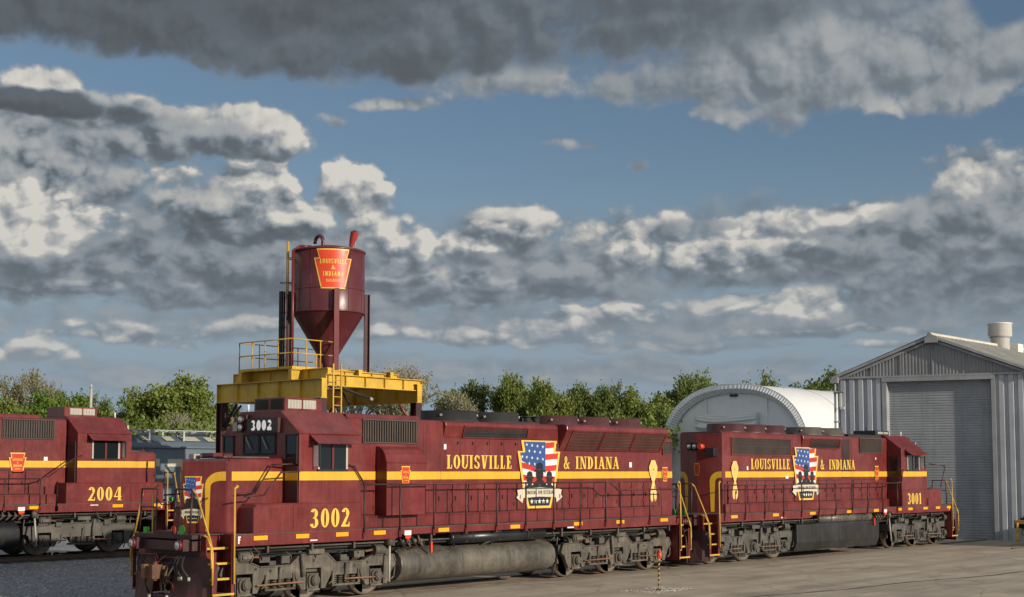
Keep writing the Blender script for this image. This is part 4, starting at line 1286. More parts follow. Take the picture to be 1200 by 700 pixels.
    # rear lamps on the hood end
    if 'rear_lamp' in c:
        xr, yr, zr = c['rear_lamp']
        b = MB()
        b.box(xr - .08, xr, yr - .22, yr + .22, zr - .13, zr + .13, BLACKM)
        for y in (-.11, .11): b.cyl((xr - .08, yr + y, zr), (xr - .16, yr + y, zr), .095, BLACKM, 16); b.ball((xr - .155, yr + y, zr), .082, LENS, 14, 6, (.3, 1, 1))
        b.cyl((xr, yr - .36, zr), (xr - .22, yr - .36, zr), .09, REDO, 12)
        b.build('headlight', lh)
        b = MB(); b.box(xr - .06, xr + .25, -.72, -.42, zr - .32, zr - .05, BLACK); b.build('camera_box', lh)
        b = MB(); emblem_small(b, front_matrix(-1, xr - .03, -.02, 2.98), .26, .42, .006, False); b.build('keystone_emblem', lh)
    for x, st, ax, mm, hub in c['trucks']: make_truck(root, x, st, mm, hub, ax)
    return root


def T1(X): return 6.095 - X


def T2(X): return X - 26.59


def sp(f, *xs): return tuple(sorted(f(x) for x in xs))


AX3 = (-2.07, 0.0, 2.07)
cfg_a = dict(
    number='3002', fwd=1, front_end=9.30, rear_end=-9.50, tank_gap=sp(T1, 2.6, 9.6),
    reflectors=[T1(x) for x in (-1.85, -.60, .65, 1.9, 4.2, 7.05, 9.85, 11.9, 14.2)],
    hood=sp(T1, 1.40, 15.0), rear_stub=sp(T1, 15.0, 15.62), seams=[T1(x) for x in (4.12, 4.75, 9.75)],
    doors=[sp(T1, 1.42, 2.3), sp(T1, 3.9, 7.75), sp(T1, 7.85, 12.6), sp(T1, 12.7, 14.6)],
    upper_doors=[(T1(9.7), T1(4.9), 3.2, 4.02)],
    flares=[(T1(14.95), T1(9.75), 3.72, 1.22, 4.34, 4.52), (T1(9.60), T1(4.85), 4.03, .97, 4.36, 4.50)],
    roof_boxes=[(T1(4.1), T1(1.5), .70, 4.46, 4.60, MAROON), (T1(9.3), T1(8.0), .55, 4.45, 4.58, MAROOND)],
    grilles=[(T1(3.82), T1(1.92), .87, .87, 3.88, 4.43, 'vertical', 0.0, 'intake_grille'),
             (T1(8.25), T1(5.6), .885, .955, 4.07, 4.34, 'mesh2', 0.0, 'brake_grille'),
             (T1(11.55), T1(10.05), .90, 1.185, 3.78, 4.30, 'mesh', 0.0, 'radiator_grille'), (T1(13.15), T1(11.65), .90, 1.185, 3.78, 4.30, 'mesh', 0.0, 'radiator_grille'), (T1(14.80), T1(13.25), .90, 1.185, 3.78, 4.30, 'mesh', 0.0, 'radiator_grille'),
             (T1(15.52), T1(15.08), .87, .87, 3.70, 4.08, 'fine', 0.0, 'rear_grille')],
    fans=[(T1(5.97), .80, BLACKM), (T1(7.75), .80, BLACKM), (T1(10.7), .66, FANM), (T1(12.3), .66, FANM), (T1(13.95), .66, FANM)],
    stacks=[T1(9.15), T1(9.55)],
    blower=sp(T1, 2.37, 3.80), side_box=sp(T1, 1.30, -2.06), cab=sp(T1, 1.28, -.70), side_window=sp(T1, .78, -.12),
    number_board=.20, lamp_side=-1, ac=(T1(.75), T1(-.45), -.55, .62), nose=sp(T1, -.70, -2.36),
    stripe_x=sp(T1, 1.40, 15.0), stripe_gaps=[sp(T1, 8.0, 9.66)], stub_stripe=sp(T1, 15.1, 15.60),
    texts=[('LOUISVILLE', 6.30, 3.20, .37, 2.68), ('&', 10.12, 3.20, .37, .30), ('INDIANA', 11.62, 3.20, .37, 2.18)],
    flip=lambda x, s: T1(x) if s > 0 else T1(17.66 - x), num_x=T1(.26), hero=T1(8.83),
    keystones=[(T1(3.03), 1.288, 2.80, .36, .46), (T1(15.18), .885, 2.80, .34, .46)], ribbons=[T1(14.5)],
    stencils=[(T1(4.9), .89, 3.72, .10, .14), (T1(5.1), .89, 4.16, .12, .12), (T1(13.3), .89, 3.25, .14, .16), (T1(-.25), 1.53, 1.47, .22, .03), (T1(9.5), 1.53, 1.48, .3, .04)],
    rails=[(T1(11.15), T1(1.35), 2.80), (T1(14.9), T1(11.9), 2.56)],
    rail_extra=[[(T1(11.15), 1.56, 2.80), (T1(11.4), 1.56, 2.78), (T1(11.75), 1.56, 2.56), (T1(11.9), 1.56, 2.56)],
                [(T1(1.35), 1.56, 2.80), (T1(1.0), 1.56, 3.25), (T1(.85), 1.53, 3.28)],
                [(T1(-2.36), 1.56, 2.55), (T1(-1.8), 1.56, 2.58), (T1(-1.3), 1.56, 3.10), (T1(-.72), 1.53, 3.12)],
                [(T1(-2.2), 1.1, 2.60), (T1(-1.7), 1.1, 2.62), (T1(-1.2), 1.1, 3.28), (T1(-.72), 1.3, 3.30)]],
    tank=sp(T1, 2.75, 9.0), tank_mat=TANKM, tank_style='round', reservoir=sp(T1, 4.7, 8.5), res_mat=BLACK, filler_x=T1(2.35),
    trucks=[(6.095, 'flexicoil', AX3, FRAME, FRAME), (-6.095, 'flexicoil', AX3, FRAME, FRAME)], mat_box=True, nose_v=.58,
)
cfg_b = dict(
    number='3001', fwd=1, front_end=9.50, rear_end=-9.85, tank_gap=sp(T2, 23.6, 29.9),
    soot=[(T2(27.15), T2(27.75))], reflectors=[T2(x) for x in (18.3, 21.0, 23.6, 26.4, 28.6, 30.6, 31.6, 33.0, 34.2, 35.3)],
    hood=sp(T2, 18.62, 30.95), seams=[T2(x) for x in (23.35, 27.1, 27.9)],
    doors=[sp(T2, 18.9, 23.2), sp(T2, 23.4, 27.0), sp(T2, 27.95, 30.6)],
    flares=[(T2(24.0), T2(27.0), 3.98, .97, 4.34, 4.50)],
    roof_boxes=[(T2(28.0), T2(30.8), .72, 4.46, 4.60, BLACKM), (T2(24.0), T2(28.0), .6, 4.45, 4.56, MAROOND)],
    grilles=[(T2(19.2), T2(23.15), .87, .87, 3.72, 4.28, 'fine', 0.0, 'radiator_grille'), (T2(24.6), T2(26.8), .885, .955, 4.02, 4.34, 'mesh2', 0.0, 'brake_grille'),
             (T2(28.6), T2(30.45), .87, .87, 3.88, 4.42, 'vertical', 0.0, 'intake_grille')],
    fans=[(T2(20.2), .66, FANM), (T2(21.6), .66, FANM), (T2(23.0), .66, FANM), (T2(25.6), .74, GRIME), (T2(27.3), .74, GRIME)],
    side_box=(T2(30.9), T2(34.6)), cab=sp(T2, 30.95, 32.86), side_window=sp(T2, 31.45, 32.5),
    number_board=0.0, lamp_side=-1, ac_mat=BLACK, ac_z=4.80, ac=(T2(30.7), T2(31.9), -.5, .5), nose=sp(T2, 32.86, 34.55),
    stripe_x=sp(T2, 18.78, 30.95), stripe_gaps=[sp(T2, 23.42, 25.08)], rear_hook=1, rear_v=(T2(18.33), .29),
    texts=[('LOUISVILLE', 21.78, 3.20, .37, 2.70), ('&', 25.55, 3.20, .37, .32), ('INDIANA', 27.10, 3.20, .37, 2.10)],
    flip=lambda x, s: T2(x) if s < 0 else T2(48.5 - x), num_x=T2(32.0), num_w=1.0, hero=T2(24.25),
    keystones=[(T2(29.95), .90, 2.72, .36, .62)], ribbons=[T2(19.35)],
    stencils=[(T2(20.2), .89, 3.17, .10, .13), (T2(29.9), .89, 3.6, .10, .08), (T2(22.9), .89, 2.86, .22, .10), (T2(21.5), 1.53, 1.47, .28, .04)],
    rails=[(T2(17.7), T2(30.4), 2.66)],
    rail_extra=[[(T2(30.4), 1.56, 2.66), (T2(30.8), 1.56, 2.70), (T2(31.0), 1.54, 3.2)], [(T2(33.2), 1.56, 1.7), (T2(33.2), 1.56, 2.0)], [(T2(34.8), 1.4, 2.45), (T2(35.3), 1.4, 3.35), (T2(34.6), 1.0, 3.45)]],
    tank=sp(T2, 22.6, 29.0), tank_mat=TANKB, tank_style='box', reservoir=sp(T2, 24.4, 28.4), res_mat=TANKM, filler_x=T2(29.9),
    rear_lamp=(T2(18.36), .12, 3.98),
    trucks=[(6.63, 'htc', AX3, FRAMED, FRAMED), (-6.63, 'htc', AX3, FRAMED, FRAMED)],
)
def T3(X): return X + 1.55


cfg_c = dict(
    number='2004', fwd=1, front_end=8.55, rear_end=-8.55, tank_gap=(-3.4, 3.0),
    reflectors=[T3(x) for x in (-12, -9, -6, -3, -.2, 1.45, 4.5, 6.1)],
    hood=(-8.0, T3(2.90)), seams=[T3(x) for x in (1.4, 2.7, 0.1)],
    doors=[(-7.9, T3(-.5)), sp(T3, -.3, 2.0)],
    flares=[(T3(-7.0), T3(-1.2), 4.03, .97, 4.36, 4.50)],
    roof_boxes=[(T3(-1.0), T3(2.0), .72, 4.46, 4.62, MAROON)],
    grilles=[(T3(.62), T3(2.42), .87, .87, 3.84, 4.42, 'vertical', 0.0, 'intake_grille'), (T3(-6.5), T3(-2.5), .885, .955, 4.05, 4.34, 'mesh2', 0.0, 'brake_grille')],
    fans=[(T3(-4), .74, GRIME), (T3(-8), .66, FANM)],
    side_box=(T3(2.55), T3(6.30)), cab=(T3(2.95), T3(5.02)), side_window=(T3(3.50), T3(4.50)),
    number_board=0.0, lamp_side=-1, ac=(T3(3.0), T3(4.25), -.55, .55), nose=(T3(5.02), T3(6.42)),
    stripe_x=(-8.0, T3(2.95)), stripe_gaps=[(T3(-9.0), T3(-7.4))], stripe=(2.88, 3.10),
    texts=[('LOUISVILLE', -5.0, 3.20, .37, 2.68)], flip=lambda x, s: x + 2.0, num_x=T3(4.0), num_w=1.02,
    keystones=[(T3(1.15), .90, 2.70, .62, .66)],
    stencils=[(T3(2.15), .89, 3.10, .14, .13), (T3(3.6), 1.53, 1.62, .3, .03)],
    rails=[(T3(-12), T3(1.6), 2.52), (T3(2.2), T3(2.2), 2.4)],
    rail_extra=[[(T3(1.6), 1.56, 2.52), (T3(1.9), 1.56, 2.60), (T3(2.9), 1.56, 3.25), (T3(3.1), 1.52, 3.28)], [(T3(6.0), 1.0, 2.35), (T3(6.0), 1.0, 3.1)]],
    tank=(-2.9, T3(1.0)), tank_mat=TANKB, tank_style='round', reservoir=(-2.2, 1.6), res_mat=TANKM, filler_x=T3(1.5),
    trucks=[(T3(3.35), 'blomberg', (-1.37, 1.37), GRIME, FRAME), (-5.3, 'blomberg', (-1.37, 1.37), GRIME, FRAME)],  # darker frame steel stands in for the shadow lying on these trucks
)
# the coupled pair on the paved track and the third engine on the gravel track behind
locomotive('locomotive', 'maroon locomotive numbered 3002, closest to the camera, grey dusty fuel tank and flared radiators', (6.095, 0, 0), pi, cfg_a)
locomotive('locomotive', 'maroon locomotive numbered 3001 with black fuel tank, coupled behind 3002, nose at the shed', (26.59, 0, 0), 0, cfg_b)
locomotive('locomotive', 'maroon locomotive numbered 2004 standing on the gravel track in front of the grey hopper car', (-1.55, 15.62, .37), 0, cfg_c)


# ================================================================== ground, paving, tracks
def ground_material():
    m = bpy.data.materials.new('gravel_and_grass'); m.use_nodes = True
    t = NT(m.node_tree); b = m.node_tree.nodes['Principled BSDF']
    g = t.n('ShaderNodeNewGeometry').outputs['Position']
    s = t.n('ShaderNodeSeparateXYZ'); t.put(s.inputs[0], g)
    v = t.n('ShaderNodeTexVoronoi'); t.put(v.inputs['Vector'], g); v.inputs['Scale'].default_value = 22
    hs = t.n('ShaderNodeSeparateColor'); t.put(hs.inputs[0], v.outputs['Color'])
    st = t.ramp(hs.outputs[0], [(0.0, (0.13, 0.14, 0.155)), (0.5, (0.27, 0.285, 0.305)), (1.0, (0.45, 0.46, 0.47))])
    st = t.mix(t.ramp(t.noise(g, 0.6, 6, 0.6), [(0.45, 0.0), (0.65, 0.6)]), st, (0.19, 0.20, 0.215))
    st = t.mix(t.ramp(t.noise(t.mapping(g, (0.12, 1.2, 1)), 1.0, 5, 0.6), [(0.50, 0.0), (0.7, 0.5)]), st, (0.22, 0.22, 0.22))
    gr = t.mix(t.noise(g, 2.0, 6, 0.7), (0.035, 0.055, 0.014), (0.09, 0.10, 0.035))
    far = t.m('GREATER_THAN', t.m('ADD', s.outputs[1], t.m('MULTIPLY', t.noise(g, 0.3, 5, 0.6), 8.0)), 44.0)
    t.put(b.inputs['Base Color'], t.mix(far, st, gr))
    b.inputs['Roughness'].default_value = 0.9
    bn = t.n('ShaderNodeBump'); bn.inputs['Strength'].default_value = 0.9; bn.inputs['Distance'].default_value = 0.03
    t.put(bn.inputs['Height'], v.outputs['Distance']); t.put(b.inputs['Normal'], bn.outputs[0])
    return m


def pavement_material():
    m = bpy.data.materials.new('worn_pavement'); m.use_nodes = True
    t = NT(m.node_tree); b = m.node_tree.nodes['Principled BSDF']
    g = t.n('ShaderNodeNewGeometry').outputs['Position']
    n = t.noise(g, 0.5, 8, 0.6)
    co = t.ramp(n, [(0.3, (0.32, 0.265, 0.195)), (0.5, (0.47, 0.395, 0.295)), (0.72, (0.60, 0.52, 0.40))])
    # long scuffs of traffic and water running the length of the yard
    w = t.ramp(t.noise(t.mapping(g, (0.10, 1.1, 1), rot=(0, 0, 0.10)), 1.0, 7, 0.62, 0.3), [(0.46, 0.0), (0.62, 1.0)])
    co = t.mix(t.m('MULTIPLY', w, 0.6), co, (0.22, 0.178, 0.125))
    w2 = t.ramp(t.noise(t.mapping(g, (0.28, 2.6, 1), rot=(0, 0, -0.12)), 1.0, 6, 0.7), [(0.55, 0.0), (0.70, 1.0)])
    co = t.mix(t.m('MULTIPLY', w2, 0.5), co, (0.54, 0.48, 0.39))
    oil = t.ramp(t.noise(t.mapping(g, (0.35, 1.0, 1)), 0.8, 8, 0.7, 0.5), [(0.53, 0.0), (0.66, 1.0)])
    co = t.mix(t.m('MULTIPLY', oil, 0.55), co, (0.14, 0.12, 0.10))
    rust = t.ramp(t.noise(t.mapping(g, (0.2, 1.0, 1), (5, 3, 0)), 1.3, 6, 0.65), [(0.58, 0.0), (0.72, 1.0)])
    co = t.mix(t.m('MULTIPLY', rust, 0.45), co, (0.34, 0.18, 0.10))
    # hairline cracks
    wv = t.vm('ADD', g, t.vm('MULTIPLY', t.noise(g, 1.2, 4, 0.6, out=1), (0.8, 0.8, 0)))
    v = t.n('ShaderNodeTexVoronoi', feature='DISTANCE_TO_EDGE'); t.put(v.inputs['Vector'], t.mapping(wv, (0.20, 0.34, 1))); v.inputs['Scale'].default_value = 1.0
    cr = t.ramp(v.outputs['Distance'], [(0.0, 1.0), (0.012, 0.0)])
    co = t.mix(t.m('MULTIPLY', cr, 0.55), co, (0.04, 0.035, 0.03))
    fine = t.noise(g, 60, 3, 0.6)
    co = t.mix(0.35, co, t.mix(fine, (0.14, 0.12, 0.095), (0.58, 0.50, 0.40)))
    t.put(b.inputs['Base Color'], co)
    t.put(b.inputs['Roughness'], t.m('SUBTRACT', 0.9, t.m('MULTIPLY', oil, 0.35)))
    bn = t.n('ShaderNodeBump'); bn.inputs['Strength'].default_value = 0.5; bn.inputs['Distance'].default_value = 0.012
    t.put(bn.inputs['Height'], t.m('ADD', t.noise(g, 35, 4, 0.7), t.m('MULTIPLY', n, 3.0))); t.put(b.inputs['Normal'], bn.outputs[0])
    return m


GND = [(-900, -.10), (2.2, -.10), (2.6, -.12), (6, -.06), (9, 0), (12.4, .08), (13.6, .20), (17.6, .20), (19.0, .06), (26.5, .10), (27.6, .24), (31.6, .24), (33, .06), (60, 0.0), (1500, 0.0)]
b = MB(); gm = ground_material()
xs = [-900, -60, -20, 0, 20, 40, 80, 160, 2500]
vs = [(x, y, z) for y, z in GND for x in xs]; n = len(xs)
b.add(vs, [(j * n + i, j * n + i + 1, (j + 1) * n + i + 1, (j + 1) * n + i) for j in range(len(GND) - 1) for i in range(n - 1)], gm)
tag(b.build('ground'), kind='structure')
b = MB(); b.box(-60, 160, -120, 2.35, -.098, -.045, pavement_material()); tag(b.build('pavement'), kind='structure')
# a tarred joint wandering across the paving
b = MB(); random.seed(3); pts = []
for i in range(60):
    x = 7.0 + i * .62; pts.append((x, -8.55 - (x - 10) * .120 + random.uniform(-.03, .03) + .12 * sin(x * .9)))
TAR = mat('road_tar', (0.035, 0.032, 0.03), 0.6)
vs = []; fs = []
for i, (x, y) in enumerate(pts):
    w = .05 + random.uniform(-.015, .02); vs += [(x, y - w, -.041), (x, y + w, -.041)]
    if i: fs.append((2 * i - 2, 2 * i - 1, 2 * i + 1, 2 * i)[::-1])
b.add(vs, fs, TAR); tag(b.build('tar_joint'), kind='structure')


def railway(name, y, z, x0, x1, ties=True):
    b = MB()
    for s in (-1, 1):
        yy = y + s * .755
        b.prism([(yy - .07, z - .16), (yy + .07, z - .16), (yy + .07, z - .145), (yy + .01, z - .12), (yy + .01, z - .045), (yy + .037, z - .03), (yy + .037, z - .004), (yy - .037, z - .004), (yy - .037, z - .03), (yy - .01, z - .045), (yy - .01, z - .12), (yy - .07, z - .145)], 'x', x0, x1, RAILM)
    if ties:
        x = x0 + .3
        while x < x1:
            j = random.uniform(-.04, .04)
            b.box(x - .11, x + .11, y - 1.3 + j, y + 1.3 + j, z - .30, z - .158, WOODT); x += .56
    tag(b.build(name), kind='structure')


railway('railway_track', 0, 0, -45, 41, False)
railway('railway_track', 15.62, .37, -50, 130)
railway('railway_track', 29.5, .40, -30, 130)
railway('railway_track', -5.3, 0, 34.5, 70, False)
# loose ballast in the yard between the tracks
def scatter_gravel(name, n, x0, x1, y0, y1, r0, r1, m, zf, seed):
    rnd = random.Random(seed); b = MB()
    vs = []; fs = []
    for k in range(n):
        x = rnd.uniform(x0, x1); y = rnd.uniform(y0, y1); z = zf(y); r = rnd.uniform(r0, r1)
        a = rnd.uniform(0, pi); o = len(vs)
        for q in range(4): vs.append((x + r * rnd.uniform(.7, 1.3) * cos(a + q * pi / 2), y + r * rnd.uniform(.7, 1.3) * sin(a + q * pi / 2), z + r * rnd.uniform(-.1, .3)))
        vs.append((x + rnd.uniform(-.3, .3) * r, y, z + r * rnd.uniform(.6, 1.1)))
        for q in range(4): fs.append((o + q, o + (q + 1) % 4, o + 4))
    b.add(vs, fs, m)
    return tag(b.build(name), kind='stuff')


def gz(y):
    for (a, za), (c, zc) in zip(GND[:-1], GND[1:]):
        if a <= y <= c: return za + (zc - za) * (y - a) / (c - a)
    return 0


GRAVEL = mat('loose_stone', (0.30, 0.315, 0.335), 0.85, var=0.45, scale=6)
tag(scatter_gravel('gravel', 9000, -9, 9, 2.5, 13.6, .02, .055, GRAVEL, gz, 5), 'loose blue grey ballast stones between the paved track and the gravel track', 'gravel')
tag(scatter_gravel('gravel', 420, 7.6, 9.6, -5.9, -4.7, .012, .03, mat('pale_crumbs', (0.42, 0.38, 0.32), 0.9, var=.3), lambda y: -.044, 9), 'pale crumbs of broken paving around the striped marker post', 'gravel')

# ================================================================== metal shed
def corrugated(name, base):
    m = mat(name, base, 0.45, metal=0.0, var=0.08, streak=0.25, grime=(0.10, 0.10, 0.10), scale=0.5)
    return m


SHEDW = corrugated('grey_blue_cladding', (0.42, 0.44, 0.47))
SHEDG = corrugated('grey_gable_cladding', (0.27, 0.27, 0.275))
SHEDD = mat('roll_door_paint', (0.30, 0.312, 0.33), 0.55, var=0.10, streak=0.25, grime=(0.08, 0.085, 0.09), scale=0.5)
SHEDT = mat('grey_trim', (0.32, 0.33, 0.34), 0.45, var=0.1, streak=0.2)
ROOFM = mat('weathered_roof_sheet', (0.32, 0.31, 0.28), 0.5, var=0.12, streak=0.3, grime=(0.22, 0.18, 0.13))
F0 = Vector((40.44, 1.18, 0)); U = Vector((.24759, -.96887, 0)); DX = Vector((1, 0, 0))
NX = Vector((-.96887, -.24759, 0))     # outward from the front wall


def SP(s, t, z, out=0.0):
    p = U * s + DX * t + NX * out
    return (p.x, p.y, z)


shed = tag(empty('metal_shed', tuple(F0)), 'grey blue metal shed with tall roller door and round roof ventilator', 'shed')
gb, ev, pk, sL, sR, sP, LEN = -.12, 7.72, 9.50, -4.74, 4.30, -.22, 26.0


def front_ribs(b, s0, s1, zf0, zf1, pitch, depth, m, out0=0.0, frac=.28):
    """vertical ribbed sheet as one folded surface"""
    n = max(1, round((s1 - s0) / pitch)); w = (s1 - s0) / n; pts = []
    for i in range(n):
        a = s0 + i * w
        pts += [(a, 0), (a + w * frac, 0), (a + w * (frac + .10), depth), (a + w * .86, depth), (a + w * .96, 0)]
    pts.append((s1, 0))
    vs = []; fs = []
    for i, (s, o) in enumerate(pts):
        vs += [SP(s, 0, zf0(s), out0 + o), SP(s, 0, zf1(s), out0 + o)]
        if i: k = 2 * i; fs.append((k - 2, k, k + 1, k - 1))
    b.add(vs, fs, m)


def rake(s): return ev + (pk - ev) * ((s - sL) / (sP - sL) if s < sP else (sR - s) / (sR - sP))


b = MB()
lo = lambda s: gb; hi = lambda s: 7.62
# solid core behind the sheets
for s0, s1 in ((sL, -2.56), (2.44, sR)):
    b.add([SP(s0, .25, gb), SP(s1, .25, gb), SP(s1, .25, 7.6), SP(s0, .25, 7.6), SP(s0, .02, gb), SP(s1, .02, gb), SP(s1, .02, 7.6), SP(s0, .02, 7.6)],
          [(0, 1, 2, 3), (4, 7, 6, 5), (0, 3, 7, 4), (1, 5, 6, 2), (3, 2, 6, 7)], SHEDW)
front_ribs(b, sL, -2.60, lo, hi, .42, .085, SHEDW)
front_ribs(b, 2.60, sR, lo, hi, .42, .085, SHEDW)
# long side walls
for s in (sL, sR):
    n = 60; vs = []; fs = []; sg = -1 if s < 0 else 1
    for i in range(n + 1):
        t = LEN * i / n; o = .05 if i % 2 else 0
        p = Vector(SP(s, t, 0)) + Vector((0, -sg * o, 0)); vs += [(p.x, p.y, gb), (p.x, p.y, ev - .02)]
        if i: k = 2 * i; fs.append((k - 2, k, k + 1, k - 1))
    b.add(vs, fs, SHEDW)
b.add([SP(sL, LEN, gb), SP(sR, LEN, gb), SP(sR, LEN, ev), SP(sP, LEN, pk - .1), SP(sL, LEN, ev)], [(0, 1, 2, 3, 4)], SHEDW)
b.build('cladding', shed)
b = MB()
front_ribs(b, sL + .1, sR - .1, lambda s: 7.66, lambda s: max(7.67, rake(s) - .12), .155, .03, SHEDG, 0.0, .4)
for s in (-4.5, -3.1, -1.7, sP, 1.2, 2.6, 3.8):
    z = rake(s) - .1
    if z > 7.8:
        p = [SP(s - .03, 0, 7.66, .02), SP(s + .03, 0, 7.66, .02), SP(s + .03, 0, z, .02), SP(s - .03, 0, z, .02), SP(s - .03, 0, 7.66, .06), SP(s + .03, 0, 7.66, .06), SP(s + .03, 0, z, .06), SP(s - .03, 0, z, .06)]
        b.add(p, [(4, 5, 6, 7), (0, 4, 7, 3), (1, 2, 6, 5)], SHEDG)
b.build('gable', shed)


def bar(b, a, c, w, h, m):
    """square bar from a to c (local points), w out from the wall, h high"""
    A, C = Vector(a), Vector(c)
    o = NX * w; u = Vector((0, 0, h))
    vs = [A, C, C + u, A + u, A + o, C + o, C + u + o, A + u + o]
    b.add([tuple(v) for v in vs], [(0, 1, 2, 3), (4, 7, 6, 5), (0, 4, 5, 1), (1, 5, 6, 2), (2, 6, 7, 3), (3, 7, 4, 0)], m)


b = MB()
bar(b, SP(sL - .1, 0, 7.60, .05), SP(sR + .1, 0, 7.60, .05), .09, .09, SHEDT)      # flashing at the foot of the gable
for a, c in (((sL - .22, ev - .10), (sP, pk - .02)), ((sR + .22, ev - .10), (sP, pk - .02))):
    bar(b, SP(a[0], 0, a[1] - .06, .04), SP(c[0], 0, c[1] - .06, .04), .30, .13, SHEDT)
    bar(b, SP(a[0], 0, a[1] - .22, .03), SP(c[0], 0, c[1] - .22, .03), .14, .12, SHEDT)
b.build('rake_trim', shed)
b = MB()
p0 = SP(sP - .27, 0, pk - .32, .36); p1 = SP(sP + .33, 0, pk - .32, .36)
bar(b, p0, p1, .06, .24, SHEDT)
b.add([SP(sP - .27, 0, pk - .08, .36), SP(sP + .33, 0, pk - .08, .36), SP(sP + .03, 0, pk + .10, .36), SP(sP - .27, 0, pk - .08, .42), SP(sP + .33, 0, pk - .08, .42), SP(sP + .03, 0, pk + .10, .42)], [(3, 5, 4), (0, 1, 2), (0, 2, 5, 3), (1, 4, 5, 2)], SHEDT)
b.build('ridge_cap_end', shed)
# door surround and roller door
b = MB()
for s0, s1 in ((-2.60, -2.38), (2.42, 2.60)):
    b.add([SP(s0, .34, gb, 0), SP(s1, .34, gb, 0), SP(s1, .34, 7.42, 0), SP(s0, .34, 7.42, 0), SP(s0, 0, gb, .10), SP(s1, 0, gb, .10), SP(s1, 0, 7.42, .10), SP(s0, 0, 7.42, .10)],
          [(0, 1, 2, 3), (4, 7, 6, 5), (0, 3, 7, 4), (1, 5, 6, 2), (3, 2, 6, 7)], SHEDT)
bar(b, SP(-2.60, 0, 7.40, 0), SP(2.60, 0, 7.40, 0), .13, .20, SHEDT)
b.build('door_frame', shed)
b = MB(); vs = []; fs = []; n = 62
for i in range(n + 1):
    z = gb + (7.42 - gb) * i / n
    for o, dz in ((0.0, 0), (.018, .022), (.018, .085)):
        zz = min(7.42, z + dz); vs += [SP(-2.38, .24, zz, o), SP(2.42, .24, zz, o)]
k = len(vs) // 2
for i in range(1, k): fs.append((2 * i - 2, 2 * i - 1, 2 * i + 1, 2 * i))
b.add(vs, fs, SHEDD)
b.build('roller_door', shed)
# roof sheets with ribs, pale ridge roll
b = MB()
for a, za in ((sL - .25, ev - .12), (sR + .25, ev - .12)):
    n = 56; vs = []; fs = []
    for i in range(n):
        t0 = -.34 + (LEN + .5) * i / n; t1 = -.34 + (LEN + .5) * (i + 1) / n
        for t, h in ((t0, 0), (t0 + (t1 - t0) * .68, 0), (t0 + (t1 - t0) * .74, .045), (t0 + (t1 - t0) * .94, .045)):
            vs += [SP(a, t, za + h + .06), SP(sP, t, pk + h + .06)]
    for i in range(1, len(vs) // 2): fs.append((2 * i - 2, 2 * i, 2 * i + 1, 2 * i - 1))
    b.add(vs, fs, ROOFM)
    b.add([SP(a, -.34, za + .02), SP(sP, -.34, pk + .02), SP(sP, LEN + .1, pk + .02), SP(a, LEN + .1, za + .02)], [(0, 1, 2, 3)], ROOFM)
b.build('roof', shed)
b = MB(); b.cyl(SP(sP, -.3, pk + .08), SP(sP, LEN, pk + .08), .11, mat('pale_ridge', (.62, .56, .44), .5, var=.1), 10); b.build('ridge_roll', shed)
PALE = mat('ventilator_paint', (.74, .72, .66), .45, var=.08, streak=.25, grime=(.35, .28, .18))
b = MB(); c = SP(sP + .05, 8.0, 0)
b.lathe([(0, pk - .3), (.47, pk - .3), (.47, pk + .56), (.60, pk + .60), (.60, pk + 1.20), (.63, pk + 1.21), (.63, pk + 1.25), (.5, pk + 1.28), (0, pk + 1.30)], PALE, 32, (c[0], c[1], 0))
b.lathe([(.48, pk + .50), (.55, pk + .51), (.55, pk + .55), (.48, pk + .56)], SHEDT, 32, (c[0], c[1], 0))
b.build('ventilator', shed)
b = MB(); c = SP(sP + .45, 8.9, 0); b.box(c[0] - .35, c[0] + .35, c[1] - .3, c[1] + .35, pk - .4, pk + .22, PALE); b.build('vent_box', shed, .02)
# gutter end box, downpipe, bracket lamp at the left corner
b = MB()
def wbox(b, s0, s1, o0, o1, z0, z1, m):
    vs = [SP(s0, 0, z0, o0), SP(s1, 0, z0, o0), SP(s1, 0, z0, o1), SP(s0, 0, z0, o1), SP(s0, 0, z1, o0), SP(s1, 0, z1, o0), SP(s1, 0, z1, o1), SP(s0, 0, z1, o1)]
    b.add(vs, [(0, 3, 2, 1), (4, 5, 6, 7), (0, 1, 5, 4), (1, 2, 6, 5), (2, 3, 7, 6), (3, 0, 4, 7)][::1], m)
wbox(b, sL - .30, sL + .08, .02, .30, 7.40, 7.72, SHEDT)
b.build('gutter_box', shed, .01)
b = MB(); b.cyl(SP(sL - .10, 0, 7.4, .14), SP(sL - .10, 0, gb, .14), .055, SHEDT, 10)
for z in (1.5, 3.5, 5.5, 6.9): wbox(b, sL - .18, sL + .1, .02, .2, z, z + .05, SHEDT)
b.build('downpipe', shed)
b = MB(); wbox(b, sL + .12, sL + .20, .10, .22, 6.25, 7.0, mat('lamp_white', (.6, .58, .5), .4)); wbox(b, sL + .02, sL + .34, .10, .3, 6.95, 7.02, SHEDT); wbox(b, sL + .16, sL + .36, .14, .30, 6.12, 6.24, mat('lamp_white', (.6, .58, .5)))
b.build('wall_lamp', shed)

# ================================================================== fabric shelter
FAB = mat('white_fabric', (0.74, 0.74, 0.72), 0.6, var=0.03, streak=0.10, grime=(0.45, 0.45, 0.42), scale=0.4)
FABL = mat('shade_lifted_fabric', (0.80, 0.80, 0.80), 0.65, var=0.04, streak=0.12, grime=(0.55, 0.55, 0.55), scale=0.4)  # same white cloth, colour raised to offset the shade on the end wall
TX, TY, HWD, ZT = 60.0, 25.0, 5.95, 9.12
tent = tag(empty('fabric_shelter', (TX, TY, 0)), 'white arched fabric shelter with a rolled up door flap, standing behind the maroon locomotives', 'shelter')


